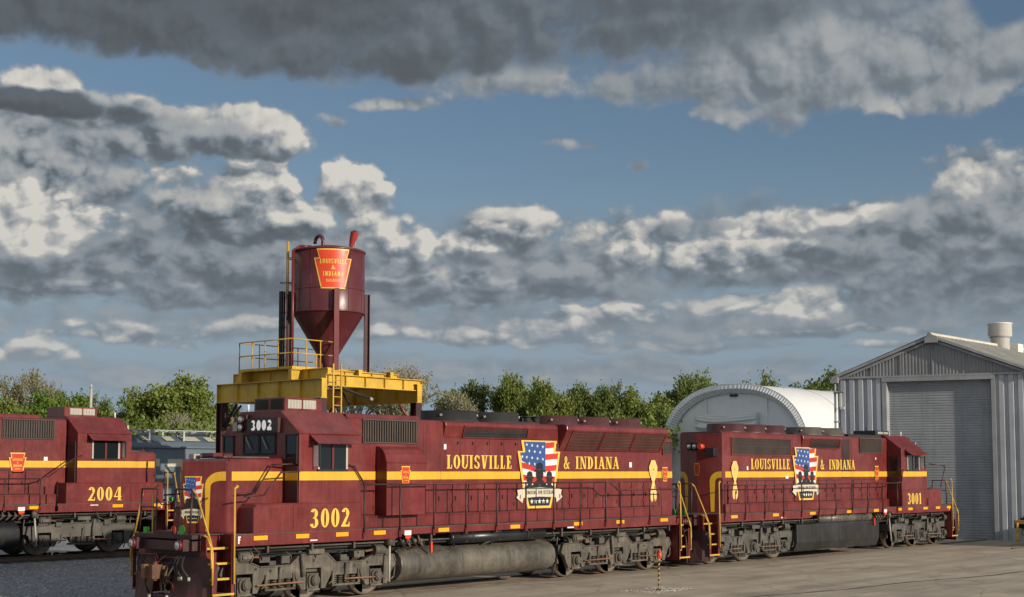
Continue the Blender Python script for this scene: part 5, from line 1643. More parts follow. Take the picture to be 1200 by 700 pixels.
def arch(k=1.0, n=40, dz=0.0):
    out = [(HWD * k, 0.0)]
    for i in range(n + 1):
        a = pi * i / n
        out.append((HWD * k * (abs(cos(a)) ** .86) * (1 if cos(a) >= 0 else -1), 3.9 + (ZT - 3.9) * k * (abs(sin(a)) ** .80) - dz))
    out.append((-HWD * k, 0.0))
    return out


b = MB(); secs = []
x = 0.0
while x <= 30.01:
    ph = (x % 3.0) / 3.0; k = 1.0 - .006 * sin(pi * ph); secs.append([(x, y, z) for y, z in arch(k)]); x += .5
b.loft([s[::-1] for s in secs], FAB, False, True)
b.build('roof_cover', tent)
for i in (0, 2, 4, 6, 8, 10):
    b = MB(); prev = None
    for y, z in arch(1.004):
        if prev: b.cyl((i * 3.0, prev[0], prev[1]), (i * 3.0, y, z), .03, FABL, 5, caps=False)
        prev = (y, z)
    b.build('hoop', tent)
# gathered skirt round the front edge
b = MB(); o_ = arch(1.0, 150); i_ = arch(.88, 150); vs = []; fs = []
for j, ((y, z), (y2, z2)) in enumerate(zip(o_, i_)):
    p = .0 if j % 2 else .07
    vs += [(-.02, y, z), (-.10 - p, y * .5 + y2 * .5, z * .5 + z2 * .5), (.25 - p * .7, y2, z2)]
    if j:
        k = 3 * j; fs += [(k - 3, k, k + 1, k - 2), (k - 2, k + 1, k + 2, k - 1)]
b.add(vs, fs, FABL); b.build('gathered_edge', tent)
b = MB(); P = arch(.90)
b.add([(.35, y, z) for y, z in P], [tuple(range(len(P)))], FABL)
for y in (-2.6, 2.3): b.box(.25, .33, y - .06, y + .06, 0, 8.2, FABL)
b.box(.28, .34, -5.0, 5.0, 5.0, 5.08, FABL)
b.build('end_wall', tent)
b = MB(); random.seed(2)
for k in range(7):      # rolled flap: sagging folds of cloth
    pts = []
    for i in range(13):
        u = i / 12; pts.append((.12 - (k % 3) * .07, 3.0 - 5.0 * u, 7.05 - k * .15 - .30 * sin(pi * u) * (.4 + .1 * k) + .02 * sin(9 * u + k)))
    b.pipe(pts, .13 if k % 2 else .10, FAB, 10)
b.build('rolled_flap', tent)
b = MB(); b.box(.20, .30, -.3, .3, 8.28, 8.42, BLACKM); b.build('vent_opening', tent)

# ================================================================== sand tower
tw = tag(empty('sand_tower', (14.9, 16.1, .2)), 'maroon sand silo with ladder and red emblem raised on a yellow steel gantry', 'tower')
ox, oy, oz = 14.9, 16.1, .2
def TB(): return MB()
def tbuild(b, name, parent=tw, bevel=0.0):
    b.v = [(x - ox, y - oy, z - oz) for x, y, z in b.v] if parent is tw else b.v
    return b.build(name, parent, bevel, 1)


def ibeam(b, p, q, h, w, m):
    """I-section along x or y; p, q at the top centre"""
    (x0, y0, z), (x1, y1, _) = p, q
    if abs(x1 - x0) > abs(y1 - y0):
        b.box(x0, x1, y0 - w / 2, y0 + w / 2, z - .03, z, m); b.box(x0, x1, y0 - w / 2, y0 + w / 2, z - h, z - h + .03, m); b.box(x0, x1, y0 - .012, y0 + .012, z - h + .03, z - .03, m)
    else:
        b.box(x0 - w / 2, x0 + w / 2, y0, y1, z - .03, z, m); b.box(x0 - w / 2, x0 + w / 2, y0, y1, z - h, z - h + .03, m); b.box(x0 - .012, x0 + .012, y0, y1, z - h + .03, z - .03, m)


AXx, AYy, CXx, BYy = 12.49, 19.05, 17.55, 13.0
for x, y in ((AXx, BYy), (CXx, BYy), (AXx, AYy), (CXx, AYy)):
    b = TB()
    ht = 5.86
    b.box(x - .16, x + .16, y - .17, y - .145, .0, ht, MAROOND); b.box(x - .16, x + .16, y + .145, y + .17, .0, ht, MAROOND); b.box(x - .012, x + .012, y - .145, y + .145, 0, ht, MAROON2)
    b.box(x - .25, x + .25, y - .25, y + .25, -.02, .03 + .2, MAROOND)
    b.box(x - .2, x + .2, y - .2, y + .2, ht, ht + .02, MAROOND)
    # knee braces
    dy = 1 if y < 16 else -1; dx = 1 if x < 15 else -1
    b.tube([(x, y + dy * .1, ht - 1.0), (x, y + dy * .95, ht - .05)], .05, BLACKM, 6); b.tube([(x + dx * .1, y, ht - 1.0), (x + dx * .95, y, ht - .05)], .05, MAROON2, 6)
    tbuild(b, 'post')
for p, q, h, w in (((AXx, BYy - .2, 6.64), (AXx, AYy + .2, 6.64), .76, .30), ((CXx, BYy - .2, 6.64), (CXx, AYy + .2, 6.64), .76, .30),
                   ((AXx + .17, BYy, 6.82), (CXx + .25, BYy, 6.82), .46, .26), ((AXx + .17, AYy, 6.60), (CXx + .2, AYy, 6.60), .70, .26),
                   ((AXx - .05, BYy + 1.75, 7.08), (CXx - .9, BYy + 1.75, 7.08), .44, .22), ((AXx - .05, AYy - 1.2, 7.08), (CXx - .6, AYy - 1.2, 7.08), .44, .22),
                   ((AXx + .55, BYy + .15, 7.08), (AXx + .55, AYy - .1, 7.08), .40, .2), ((AXx + 2.2, BYy + .2, 7.08), (AXx + 2.2, AYy - .1, 7.08), .40, .2), ((AXx + 3.9, BYy + .2, 7.08), (AXx + 3.9, AYy - .1, 7.08), .40, .2),
                   ((AXx + .9, BYy + .5, 7.02), (CXx - .6, BYy + .5, 7.02), .2, .2)):
    b = TB(); ibeam(b, p, q, h, w, YELLOWS)
    # stiffener plates
    n = 5
    for i in range(n + 1):
        k = i / n; x = p[0] + (q[0] - p[0]) * k; y = p[1] + (q[1] - p[1]) * k
        if abs(q[0] - p[0]) > 1: b.box(x - .008, x + .008, y - w * .42, y + w * .42, p[2] - h + .03, p[2] - .03, YELLOWS)
        else: b.box(x - w * .42, x + w * .42, y - .008, y + .008, p[2] - h + .03, p[2] - .03, YELLOWS)
    tbuild(b, 'girder')
# floor plate and guard rail
PX0, PX1, PY0, PY1, PZ = 12.55, 16.6, 14.80, 18.05, 7.20
b = TB(); b.box(PX0, PX1, PY0, PY1, PZ - .10, PZ, YELLOWS); b.box(PX0 + .04, PX1 - .04, PY0 + .04, PY1 - .04, PZ, PZ + .006, mat('grating', (.12, .10, .07), .7)); tbuild(b, 'platform')
b = TB()
def rail_line(b, a, c, n, z, m, r=.024):
    for k in range(n + 1):
        x = a[0] + (c[0] - a[0]) * k / n; y = a[1] + (c[1] - a[1]) * k / n
        b.cyl((x, y, z - .1), (x, y, z + 1.07), r, m, 6)
    for h in (.52, 1.07): b.cyl((a[0], a[1], z + h), (c[0], c[1], z + h), r, m, 6)
rail_line(b, (PX0, PY1), (PX0, PY0), 4, PZ, YELLOWR); rail_line(b, (PX0, PY0), (14.75, PY0), 3, PZ, YELLOWR); rail_line(b, (PX0, PY1), (PX1, PY1), 4, PZ, YELLOWR)
tbuild(b, 'guard_rail')
# silo
TCx, TCy, TR = 15.1, 15.6, 1.46
zt_, zr_, zc_ = 12.05, 9.50, 7.30
b = TB()
b.lathe([(.20, zc_), (.20, zc_ + .12), (TR - .02, zr_ - .02), (TR, zr_), (TR, zr_ + .03), (TR, zt_ - .06)], MAROONT, 64, (TCx, TCy, 0))
b.lathe([(TR + .015, zr_ + .9), (TR + .015, zr_ + .92)], MAROONT, 64, (TCx, TCy, 0)); b.lathe([(TR, zr_ - .04), (TR + .03, zr_ - .03), (TR + .03, zr_ + .02), (TR, zr_ + .03)], MAROONT, 64, (TCx, TCy, 0))
b.lathe([(TR, zt_ - .10), (TR + .035, zt_ - .09), (TR + .035, zt_ - .02), (TR, zt_), (.6, zt_ + .18), (0, zt_ + .20)], MAROONT, 64, (TCx, TCy, 0))
for k in range(5):
    a = R(200 + k * 31); b.cyl((TCx + (TR + .002) * cos(a), TCy + (TR + .002) * sin(a), zr_ + .05), (TCx + (TR + .002) * cos(a), TCy + (TR + .002) * sin(a), zt_ - 2.0 if k == 1 else zt_ - .1), .009, MAROONT, 6)
silo = tbuild(b, 'silo')
def cylmap(az0, r, zz):
    """(u, v, w) to the silo's wall, in silo space"""
    def f(u, v, w):
        a = az0 + u / r
        return (TCx + (r + w) * cos(a) - ox, TCy + (r + w) * sin(a) - oy, zz + v - oz)
    return f
def wrap(b, polys, f, m, off, step=.0005):
    for k, p in enumerate(polys):
        a = sum(p[i][0] * p[(i + 1) % len(p)][1] - p[(i + 1) % len(p)][0] * p[i][1] for i in range(len(p)))
        if a < 0: p = p[::-1]
        x0 = min(q[0] for q in p); x1 = max(q[0] for q in p); n = max(1, int((x1 - x0) / .07))
        for i in range(n):
            c0 = x0 + (x1 - x0) * i / n; c1 = x0 + (x1 - x0) * (i + 1) / n
            q = clip(p, side=[(-1, 0, -c0), (1, 0, c1)])
            if len(q) > 2: b.add([f(u, v, off + (k % 5) * step) for u, v in q], [tuple(range(len(q)))], m)
EF = cylmap(R(236), TR, zt_ - 1.70)
b = MB(); KW, KH = 1.56, 1.60
wrap(b, [keystone(KW, KH)], EF, GOLD, .012); wrap(b, [keystone(KW, KH, .92)], EF, REDO, .016)
for txt, hh, v, ww in (('LOUISVILLE', .19, 1.00, 1.08), ('&', .17, .76, .18), ('INDIANA', .19, .50, .84), ('RAILROAD', .11, .27, .56)):
    P, _ = text_polys(txt, hh, T=.2, t=.13, serif=False, width=ww)
    wrap(b, [[(u, w + v) for u, w in q] for q in P], EF, GOLD, .022)
b.build('keystone_emblem', silo)
for k, az_ in enumerate((240, 330, 60, 150)):
    a = R(az_); x, y = TCx + 1.60 * cos(a), TCy + 1.60 * sin(a)
    b = TB(); M = Matrix.Translation((x, y, 0)) @ Matrix.Rotation(a, 4, 'Z')
    b.box(-.11, -.09, -.10, .10, 6.6, 10.35, MAROON2, M); b.box(.09, .11, -.10, .10, 6.6, 10.35, MAROON2, M); b.box(-.09, .09, -.01, .01, 6.6, 10.35, MAROOND, M)
    b.box(-.16, .16, -.16, .16, 6.58, 6.62, MAROOND, M)
    tbuild(b, 'leg')
b = TB(); b.cyl((16.35, 16.55, 6.9), (16.35, 16.55, 8.9), .12, MAROON2, 12); tbuild(b, 'discharge_pipe')
b = TB(); b.cyl((TCx, TCy, 7.3), (TCx, TCy, 6.55), .12, MAROOND, 12); b.tube([(TCx, TCy, 6.6), (TCx - .3, 14.4, 6.3), (TCx - .5, 13.6, 5.6)], .05, BLACKM); tbuild(b, 'sand_hose')
b = TB()   # fill pipe with elbow
a = R(168); px_, py_ = TCx + 1.62 * cos(a), TCy + 1.62 * sin(a)
b.tube([(px_, py_, 6.9), (px_, py_, zt_ - .12), (px_ * .8 + TCx * .2, py_ * .8 + TCy * .2, zt_ + .10), (px_ * .5 + TCx * .5, py_ * .5 + TCy * .5, zt_ + .12)], .06, MAROON2, 10); tbuild(b, 'fill_pipe')
b = TB()   # ladder up the silo, held off on brackets
a = R(146); rx_, ry_ = cos(a), sin(a); tx_, ty_ = -sin(a), cos(a)
for q in (-.20, .20):
    x, y = TCx + 1.66 * rx_ + q * tx_, TCy + 1.66 * ry_ + q * ty_
    b.cyl((x, y, 7.2), (x, y, 10.2), .03, BLACKM, 6); b.cyl((x, y, 10.2), (x, y, zt_ + .30), .04, YELLOWR, 6)
    for z in (9.7, 10.7, 11.7): b.cyl((x, y, z), (TCx + 1.45 * rx_ + q * tx_, TCy + 1.45 * ry_ + q * ty_, z), .02, BLACKM, 5)
z = 7.4
while z < zt_:
    b.cyl((TCx + 1.66 * rx_ - .2 * tx_, TCy + 1.66 * ry_ - .2 * ty_, z), (TCx + 1.66 * rx_ + .2 * tx_, TCy + 1.66 * ry_ + .2 * ty_, z), .018, BLACKM, 5); z += .3
for z in (8.9, 9.5, 10.1, 10.7):
    pr = None
    for i in range(9):
        th = -pi / 2 + pi * i / 8; p = (TCx + (1.66 + .30 * cos(th)) * rx_ + .26 * sin(th) * tx_, TCy + (1.66 + .30 * cos(th)) * ry_ + .26 * sin(th) * ty_, z)
        if pr: b.cyl(pr, p, .014, BLACKM, 5)
        pr = p
tbuild(b, 'ladder')
b = TB(); lx_, ly_ = TCx + 1.86 * rx_, TCy + 1.86 * ry_; b.box(lx_ - .09, lx_ + .09, ly_ - .09, ly_ + .09, 6.7, 10.35, BLACKM); tbuild(b, 'ladder_post')
b = TB()   # gooseneck vent
cx_, cy_ = TCx - .62, TCy - .1
b.pipe([(cx_, cy_ - .24, zt_), (cx_, cy_ - .24, zt_ + .15)] + [(cx_, cy_ + .24 * cos(pi - pi * 1.05 * i / 14) , zt_ + .30 + .26 * sin(pi - pi * 1.05 * i / 14)) for i in range(15)][::1], .075, MAROONT, 14); tbuild(b, 'gooseneck_vent')
b = TB()   # windsock
wx, wy = TCx + .75, TCy - .75
b.cyl((wx, wy, zt_ - .05), (wx, wy, zt_ + .95), .015, ALU, 6)
tbuild(b, 'windsock_pole')
b = TB(); REDC = mat('windsock_cloth', (.30, .02, .02), .8, var=.2)
dr = Vector((-.18, .18, -.95)).normalized(); p = Vector((wx - .02, wy, zt_ + .80))
b.cyl(p, p + dr * .25, .17, REDC, 14, .15, caps=False); b.cyl(p + dr * .25, p + dr * .62, .15, REDC, 14, .08, caps=False); b.ball(p + dr * .03, .12, BLACKM, 10, 5)
tbuild(b, 'windsock')
b = TB()   # access ladder beside the near post
for q in (-.2, .2): b.box(13.05 + q - .03, 13.05 + q + .03, 12.68, 12.72, .2, 7.2, YELLOWR)
z = .5
while z < 7.1: b.cyl((12.85, 12.7, z), (13.25, 12.7, z), .018, YELLOWR, 6); z += .32
tbuild(b, 'access_ladder')
b = TB(); b.tube([(13.5, 12.9, 6.3), (14.9, 12.85, 5.95)], .05, BLACKM, 8); b.cyl((14.85, 12.85, 5.96), (15.0, 12.85, 5.92), .07, ALU, 8); tbuild(b, 'spout_arm')

# ================================================================== covered hopper wagon
HOP = mat('slate_hopper_paint', (0.10, 0.135, 0.165), 0.5, var=0.08, streak=0.25, grime=(0.12, 0.13, 0.13), scale=0.5)
HOPSUN = mat('painted_sun_patch', (0.50, 0.48, 0.36), 0.55, var=0.08, streak=0.2, grime=(0.3, 0.3, 0.25))  # cream colour stands in for patches of sunlight on the wagon
GALV = mat('galvanised_walkway', (0.40, 0.41, 0.41), 0.5, var=0.15)
hp = tag(empty('hopper_wagon', (14.5, 29.5, .40)), 'slate grey covered hopper wagon with pale roof walkways, behind the 2004 locomotive', 'rail wagon')
b = MB()
HL = 9.0
prof = [(-1.50, 1.35), (-1.56, 2.2), (-1.56, 3.2), (-1.48, 3.85), (-1.30, 4.02), (-1.22, 4.10), (-.5, 4.42), (.5, 4.42), (1.22, 4.10), (1.30, 4.02), (1.48, 3.85), (1.56, 3.2), (1.56, 2.2), (1.50, 1.35)]
b.prism(prof, 'x', -HL, HL, HOP)
for s in (-1, 1):
    b.box(-HL, HL, s * 1.46, s * 1.60, 3.80, 3.90, HOP); b.box(-HL, HL, s * 1.46, s * 1.60, 1.30, 1.44, HOP)
for x in (-6, -2, 2, 6): b.prism([(x - 1.6, 1.35), (x + 1.6, 1.35), (x + .5, .45), (x - .5, .45)], 'y', -1.0, 1.0, HOP)
b.build('body', hp, .015)
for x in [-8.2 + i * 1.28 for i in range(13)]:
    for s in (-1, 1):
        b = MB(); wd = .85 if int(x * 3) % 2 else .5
        b.add([(x - wd / 2, s * 1.185, 4.16), (x + wd / 2, s * 1.185, 4.16), (x + wd / 2, s * .72, 4.372), (x - wd / 2, s * .72, 4.372)][::s], [(0, 1, 2, 3)], HOPSUN)
        b.build('roof_sun_patch', hp)
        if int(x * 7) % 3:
            b = MB(); b.box(x - .42, x + .42, s * 1.56, s * 1.566, 2.95, 3.30, HOPSUN); b.build('side_sun_patch', hp)
for s in (-1, 1):
    b = MB(); b.box(-HL, HL, s * .85 - .30, s * .85 + .30, 4.62, 4.66, GALV)
    for i in range(34): b.box(-HL + .2 + i * .53, -HL + .24 + i * .53, s * .85 - .34, s * .85 + .34, 4.60, 4.68, GALV)
    for i in range(10): x = -HL + .4 + i * 1.9; b.box(x - .05, x + .05, s * 1.10, s * 1.16, 4.15, 4.62, GALV); b.box(x - .05, x + .05, s * .56, s * .60, 4.36, 4.62, GALV)
    b.build('roof_walkway', hp)
for i in range(6):
    b = MB(); b.cyl((-7.4 + i * 2.95, 0, 4.42), (-7.4 + i * 2.95, 0, 4.62), .42, GALV, 20); b.box(-7.4 + i * 2.95 - .5, -7.4 + i * 2.95 + .5, -.05, .05, 4.62, 4.68, GALV); b.build('hatch', hp)
for x in (-7.0, 7.0): make_truck(hp, x, 'blomberg', FRAMED, FRAMED, (-.86, .86))

# ================================================================== flat wagon at the right edge
fw = tag(empty('flat_wagon', (43.0, -5.3, 0)), 'dark low flat wagon with a yellow end bracket beside the grey shed', 'rail wagon')
b = MB(); x0 = -6.6
b.box(x0, 7, -1.40, 1.40, .90, 1.06, RUST); b.box(x0, 7, -.3, .3, .55, .90, BLACKM)
for s in (-1, 1): b.box(x0, 7, s * 1.30, s * 1.40, .72, .92, BLACKM)
for i in range(12): b.box(x0 + .4 + i * 1.15, x0 + .5 + i * 1.15, -1.3, 1.3, .70, .90, BLACKM)
b.build('deck', fw, .01)
b = MB()
for y in (1.2, .5, -.5, -1.2):
    b.tube([(x0 - .02, y, 1.0), (x0 - .16, y, .9), (x0 - .10, y, .55), (x0 - .22, y, .18)], .065, YELLOWR, 6)
b.box(x0 - .12, x0, -1.3, 1.3, .92, 1.06, YELLOWR)
b.build('end_bracket', fw)
b = MB(); b.prism([(x0 + 1.6, 1.06), (x0 + 3.6, 1.06), (x0 + 3.6, 1.5), (x0 + 3.3, 1.62), (x0 + 1.5, 1.62), (x0 + 1.35, 1.5)], 'y', -.8, .9, SHEDT); b.build('tool_box', fw, .02)
make_truck(fw, -4.6, 'blomberg', BLACKM, GRIME, (-.86, .86)); make_truck(fw, 5.0, 'blomberg', BLACKM, GRIME, (-.86, .86))

# ================================================================== striped marker post, lighting pole
mp = tag(empty('marker_post', (8.54, -5.32, -.045)), 'thin yellow and black striped marker post with a red top on the paving', 'marker post')
b = MB(); z = 0
for i in range(14): b.cyl((0, 0, z), (.004 * i, 0, z + .06), .020, YELLOWR if i % 2 else BLACK, 10); z += .06
b.build('striped_rod', mp)
b = MB(); b.ball((.055, 0, .93), .062, REDO, 12, 6, (1, 1, 1.7)); b.cyl((.055, 0, .99), (.055, 0, 1.08), .035, REDO, 10); b.box(-.02, .14, -.012, .012, .86, .90, REDO); b.build('red_cap', mp)
b = MB(); b.cyl((0, 0, 0), (0, 0, .03), .07, BLACKM, 14); b.build('base', mp)
lp = tag(empty('utility_pole', (24.42, 47.87, 0)), 'slim pale pole rising behind the cab of locomotive 2004', 'pole')
b = MB(); b.cyl((0, 0, 0), (0, 0, 8.15), .11, mat('weathered_pole', (.45, .42, .36), .8, var=.15), 10, .08); b.build('shaft', lp)
b = MB(); b.cyl((0, 0, 8.15), (0, 0, 8.4), .10, GALV, 10, .05); b.build('cap', lp)

# ================================================================== trees
def leaf_mat(name, c1, c2, tr=.35):
    m = bpy.data.materials.new(name); m.use_nodes = True
    t = NT(m.node_tree); b = m.node_tree.nodes['Principled BSDF']
    g = t.n('ShaderNodeTexCoord').outputs['Object']
    oi = t.n('ShaderNodeObjectInfo').outputs['Random']
    n = t.noise(g, 1.6, 4, 0.6)
    f = t.m('ADD', t.m('MULTIPLY', n, 1.1), t.m('MULTIPLY', t.m('SUBTRACT', oi, 0.5), 0.35), clamp=True)
    co = t.mix(f, c1, c2)
    t.put(b.inputs['Base Color'], co); b.inputs['Roughness'].default_value = 0.55
    tl = t.n('ShaderNodeBsdfTranslucent'); t.put(tl.inputs[0], co)
    ms = t.n('ShaderNodeMixShader'); ms.inputs[0].default_value = tr
    t.put(ms.inputs[1], b.outputs[0]); t.put(ms.inputs[2], tl.outputs[0])
    out = [x for x in m.node_tree.nodes if x.type == 'OUTPUT_MATERIAL'][0]
    t.put(out.inputs[0], ms.outputs[0])
    return m


LG = leaf_mat('spring_green_leaves', (0.065, 0.11, 0.018), (0.27, 0.32, 0.055))
LL = leaf_mat('lime_leaves', (0.07, 0.14, 0.012), (0.20, 0.28, 0.03))
LP = leaf_mat('pale_budding_leaves', (0.20, 0.19, 0.09), (0.42, 0.39, 0.24))
LD = leaf_mat('dark_green_leaves', (0.055, 0.095, 0.018), (0.22, 0.26, 0.05))
BARK = mat('bark', (0.13, 0.105, 0.08), 0.9, var=.25, scale=3)
BARKP = mat('pale_bark', (0.36, 0.32, 0.26), 0.9, var=.2, scale=3)


def tree_proto(seed, h, w, leafm, barkm, nleaf, size, sparse=0.0, bare=0):
    """trunk and limbs as one mesh; crown of leaf faces gathered on the twigs"""
    rnd = random.Random(seed); tb = MB(); tips = []

    def grow(p, d, L, r, lev):
        n = 3; q = p
        for i in range(n):
            d2 = (d + Vector((rnd.uniform(-.22, .22), rnd.uniform(-.22, .22), rnd.uniform(-.05, .14)))).normalized()
            q2 = q + d2 * (L / n)
            tb.cyl(q, q2, r * (1 - .25 * i / n), barkm, 7 if lev < 2 else 4, r * (1 - .25 * (i + 1) / n), caps=False)
            if lev >= 2: tips.append((q2.copy(), lev))
            q = q2; d = d2
        if lev < 4 + bare:
            for k in range(rnd.choice([2, 3, 3]) + (1 if lev < 2 else 0)):
                ang = rnd.uniform(0, 2 * pi); sp = rnd.uniform(.45, .95) if lev else rnd.uniform(.35, .8)
                side = Vector((cos(ang), sin(ang), 0))
                nd = (d * cos(sp) + side * sin(sp) + Vector((0, 0, .15))).normalized()
                grow(q if k else q, nd, L * rnd.uniform(.58, .80), r * .62, lev + 1)
    tb_h = h * .26
    grow(Vector((0, 0, 0)), Vector((0, 0, 1)), tb_h, h * .020, 0)
    # fit the crown to its height and spread
    mz = max(t[0].z for t in tips); mr = sorted((t[0].x ** 2 + t[0].y ** 2) ** .5 for t in tips)[int(len(tips) * .95)]
    kz = h * .97 / mz; kr = (w * .5) / mr
    tb.v = [(x * kr, y * kr, z * kz) if z > .1 else (x, y, z) for x, y, z in tb.v]
    tips = [Vector((t.x * kr, t.y * kr, t.z * kz)) for t, l in tips]
    vs = []; fs = []
    n = len(tips)
    for k in range(nleaf):
        c = tips[rnd.randrange(n)]
        if rnd.random() < sparse and c.z < h * .5: continue
        s = .08 + size * 1.5 + .10 * rnd.random()
        p = c + Vector((rnd.gauss(0, s), rnd.gauss(0, s), rnd.gauss(0, s * .8)))
        if p.z < .4: continue
        a = Vector((rnd.gauss(0, 1), rnd.gauss(0, 1), rnd.gauss(0, 1))).normalized()
        t_ = a.orthogonal().normalized(); u_ = a.cross(t_)
        r1 = size * rnd.uniform(.6, 1.3); r2 = r1 * rnd.uniform(.5, .9); o = len(vs)
        for i in range(5):
            th = 2 * pi * i / 5 + rnd.uniform(-.3, .3); vs.append(tuple(p + t_ * r1 * cos(th) + u_ * r2 * sin(th) + a * rnd.uniform(-.3, .3) * r1))
        fs.append((o, o + 1, o + 2, o + 3, o + 4))
    cb = MB(); cb.add(vs, fs, leafm)
    return tb, cb


PROTO = {}
def proto(kind, i):
    key = (kind, i)
    if key in PROTO: return PROTO[key]
    P = {'green': (10, 8.5, LG, BARK, 11000, .115, .0, 0), 'lime': (8, 6.5, LL, BARK, 9000, .12, 0, 0), 'pale': (10, 8.5, LP, BARKP, 6500, .085, .2, 0),
         'bare': (10, 9.5, LP, BARKP, 2200, .07, .2, 1), 'dark': (10, 9.5, LD, BARK, 10000, .12, 0, 0), 'sparse': (10, 6.5, LG, BARK, 4200, .11, .5, 0), 'bush': (3.5, 5, LG, BARK, 4500, .11, 0, 0)}[kind]
    tb, cb = tree_proto(100 * i + sum(map(ord, kind)), P[0], P[1], *P[2:])
    t = empty('tree', (0, 0, -500)); tr = tb.build('trunk', t); cr = cb.build('crown', t)
    PROTO[key] = [t, P[0], P[1], False]
    return PROTO[key]


CO = Vector((-22.421, -27.336, 3.126)); YW = R(41.3348)
FWH = Vector((cos(YW), sin(YW), 0)); RT = Vector((sin(YW), -cos(YW), 0))
# bearing (as metres right of the axis per 1641 m), crown top above the eye line on the same scale, distance, spread in metres, kind, variant, words
TREES = [
    (-588, 92, 118, 9, 'green', 1, 'rounded green tree at the far left end behind the 2004 engine'),
    (-555, 126, 122, 9, 'pale', 1, 'tall pale budding tree, highest at the left of the treeline'),
    (-530, 99, 104, 6.5, 'lime', 1, 'bright lime green tree in front of the tall pale tree'),
    (-484, 97, 130, 6, 'green', 2, 'mid green tree rising beside the slim pole'),
    (-456, 76, 118, 7, 'dark', 1, 'dark green tree just right of the slim pole'),
    (-434, 84, 124, 7, 'green', 1, 'green tree left of the big round tree over the hopper wagon'),
    (-400, 119, 112, 11, 'green', 3, 'big round fresh green tree above the hopper wagon'),
    (-370, 108, 114, 9, 'green', 2, 'fresh green tree next to the left post of the yellow gantry'),
    (-383, 78, 100, 6, 'bare', 2, 'bare pale tree in front of the big round green tree'),
    (-342, 80, 126, 7, 'green', 1, 'green tree seen behind the left yellow girder'),
    (-305, 84, 120, 9, 'dark', 2, 'dark green tree behind the cab roof of engine 3002'),
    (-265, 84, 124, 9, 'green', 3, 'green tree directly behind the near post of the gantry'),
    (-225, 98, 118, 9, 'pale', 2, 'pale budding tree under the middle of the yellow gantry'),
    (-195, 130, 112, 11, 'bare', 1, 'tall bare branched tree behind the silo legs'),
    (-150, 138, 116, 12, 'bare', 2, 'tallest bare branched tree, right of the silo legs'),
    (-118, 124, 112, 9, 'pale', 1, 'pale leafing tree at the right post of the gantry'),
    (-88, 100, 108, 8, 'pale', 2, 'pale cream budding tree over the black roof fans'),
    (-70, 98, 124, 7, 'green', 2, 'green tree behind the pale cream budding tree'),
    (-40, 112, 118, 7, 'dark', 1, 'dark green tree over the exhaust stacks of 3002'),
    (-12, 119, 116, 7, 'green', 3, 'upright green tree above the flag emblem of 3002'),
    (22, 90, 122, 7, 'pale', 1, 'small pale tree between two upright green trees'),
    (42, 113, 110, 7.5, 'green', 1, 'round green tree just left of the sky gap in the treeline'),
    (100, 108, 112, 7, 'dark', 2, 'dark green tree just right of the sky gap in the treeline'),
    (130, 110, 118, 8, 'green', 2, 'green tree above the last roof fan of 3002'),
    (160, 78, 108, 7, 'green', 3, 'low green tree left of the white fabric shelter'),
    (198, 118, 120, 9, 'dark', 1, 'tall dark green tree behind the left shoulder of the shelter'),
    (178, 98, 116, 8, 'green', 1, 'green tree touching the left side of the fabric shelter'),
    (216, 126, 128, 6, 'sparse', 1, 'thin open tree standing above the left of the shelter roof'),
    (246, 98, 132, 8, 'dark', 2, 'low dark tree behind the crown of the shelter roof'),
    (282, 123, 130, 7, 'sparse', 2, 'airy tree with scattered leaves above the shelter roof'),
    (310, 99, 128, 9, 'green', 2, 'green tree behind the right part of the shelter roof'),
    (338, 104, 126, 9, 'dark', 1, 'dark tree left of the shed between shelter and gutter'),
    (364, 124, 128, 9, 'green', 3, 'tall green tree touching the left eave of the shed'),
    (392, 112, 134, 9, 'green', 1, 'green tree half hidden behind the left corner of the shed'),
]
for r_, up_, D, spread, kind, var_, words in TREES:
    P = proto(kind, var_)
    base = CO + FWH * D + RT * (r_ / 1641 * D * 1.003)
    H = 3.126 + (up_ - 4) / 1641 * D
    o = P[0] if not P[3] else copy_tree(P[0]); P[3] = True
    o.location = (base.x, base.y, 0); k = H / P[1]
    rnd = random.Random(int(r_ * 7 + D))
    o.scale = (spread / P[2] * rnd.uniform(.74, .9), spread / P[2] * rnd.uniform(.74, .9), k); o.rotation_euler = (0, 0, rnd.uniform(0, 6.28))
    tag(o, words, 'tree', 'trees along the far side of the yard')
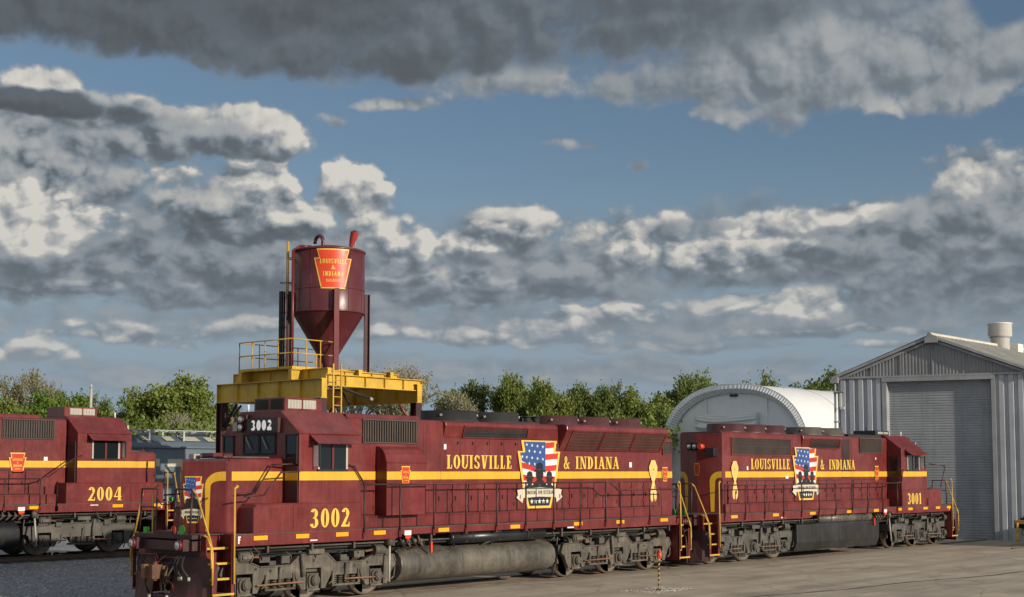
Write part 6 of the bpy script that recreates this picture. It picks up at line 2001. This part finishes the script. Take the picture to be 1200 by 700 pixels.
BUSH = [(-378, 60, 92, 'leafy bush beneath the big round green tree'), (-362, 58, 94, 'leafy bush beside the left gantry post'), (-345, 60, 95, 'leafy bush under the left yellow girder'), (-545, 62, 98, 'leafy bush below the tall pale tree'), (-505, 64, 98, 'leafy bush left of the slim pole'), (-470, 66, 99, 'leafy bush right of the slim pole'), (-440, 66, 96, 'leafy bush behind the left end of the hopper wagon'),
        (-415, 62, 97, 'leafy bush over the middle of the hopper wagon'), (-10, 66, 100, 'leafy bush below the upright green tree'), (20, 62, 100, 'leafy bush below the small pale tree'), (115, 68, 100, 'leafy bush below the last dark tree by the sky gap'), (-90, 68, 100, 'leafy bush below the pale cream tree'), (-50, 66, 100, 'leafy bush over the exhaust stacks'), (150, 66, 98, 'leafy bush nearest the shelter')]
for r_, up_, D, words in BUSH:
    P = proto('bush', 1 + (r_ % 2)); base = CO + FWH * D + RT * (r_ / 1641 * D)
    o = P[0] if not P[3] else copy_tree(P[0]); P[3] = True
    H = 3.126 + (up_ - 9) / 1641 * D; o.location = (base.x, base.y, 0); o.scale = (1.5, 1.5, H / P[1]); o.rotation_euler = (0, 0, r_)
    o.name = 'bush'
    tag(o, words, 'bush', 'bushes at the foot of the treeline')
# distant wood that closes the view under the crowns
b = MB(); random.seed(11); vs = []; fs = []
for k in range(26000):
    r_ = random.uniform(-720, 760); D = random.uniform(150, 175)
    top = 3.126 + (34 + 9 * sin(r_ * .021) + 6 * sin(r_ * .057 + 1)) / 1641 * D
    if 62 < r_ < 92: top = 2.5
    z = random.uniform(0.2, 1) ** .8 * top
    p = CO + FWH * D + RT * (r_ / 1641 * D); p.z = z
    a = Vector((random.gauss(0, 1), random.gauss(0, 1), random.gauss(0, 1))).normalized(); t_ = a.orthogonal().normalized(); u_ = a.cross(t_); s = random.uniform(.25, .5); o = len(vs)
    for i in range(5): th = 2 * pi * i / 5; vs.append(tuple(p + t_ * s * cos(th) + u_ * s * .7 * sin(th)))
    fs.append((o, o + 1, o + 2, o + 3, o + 4))
b.add(vs, fs, LD)
tag(b.build('distant_wood'), 'dark far off wood closing the view behind the treeline', 'wood', kind='stuff')
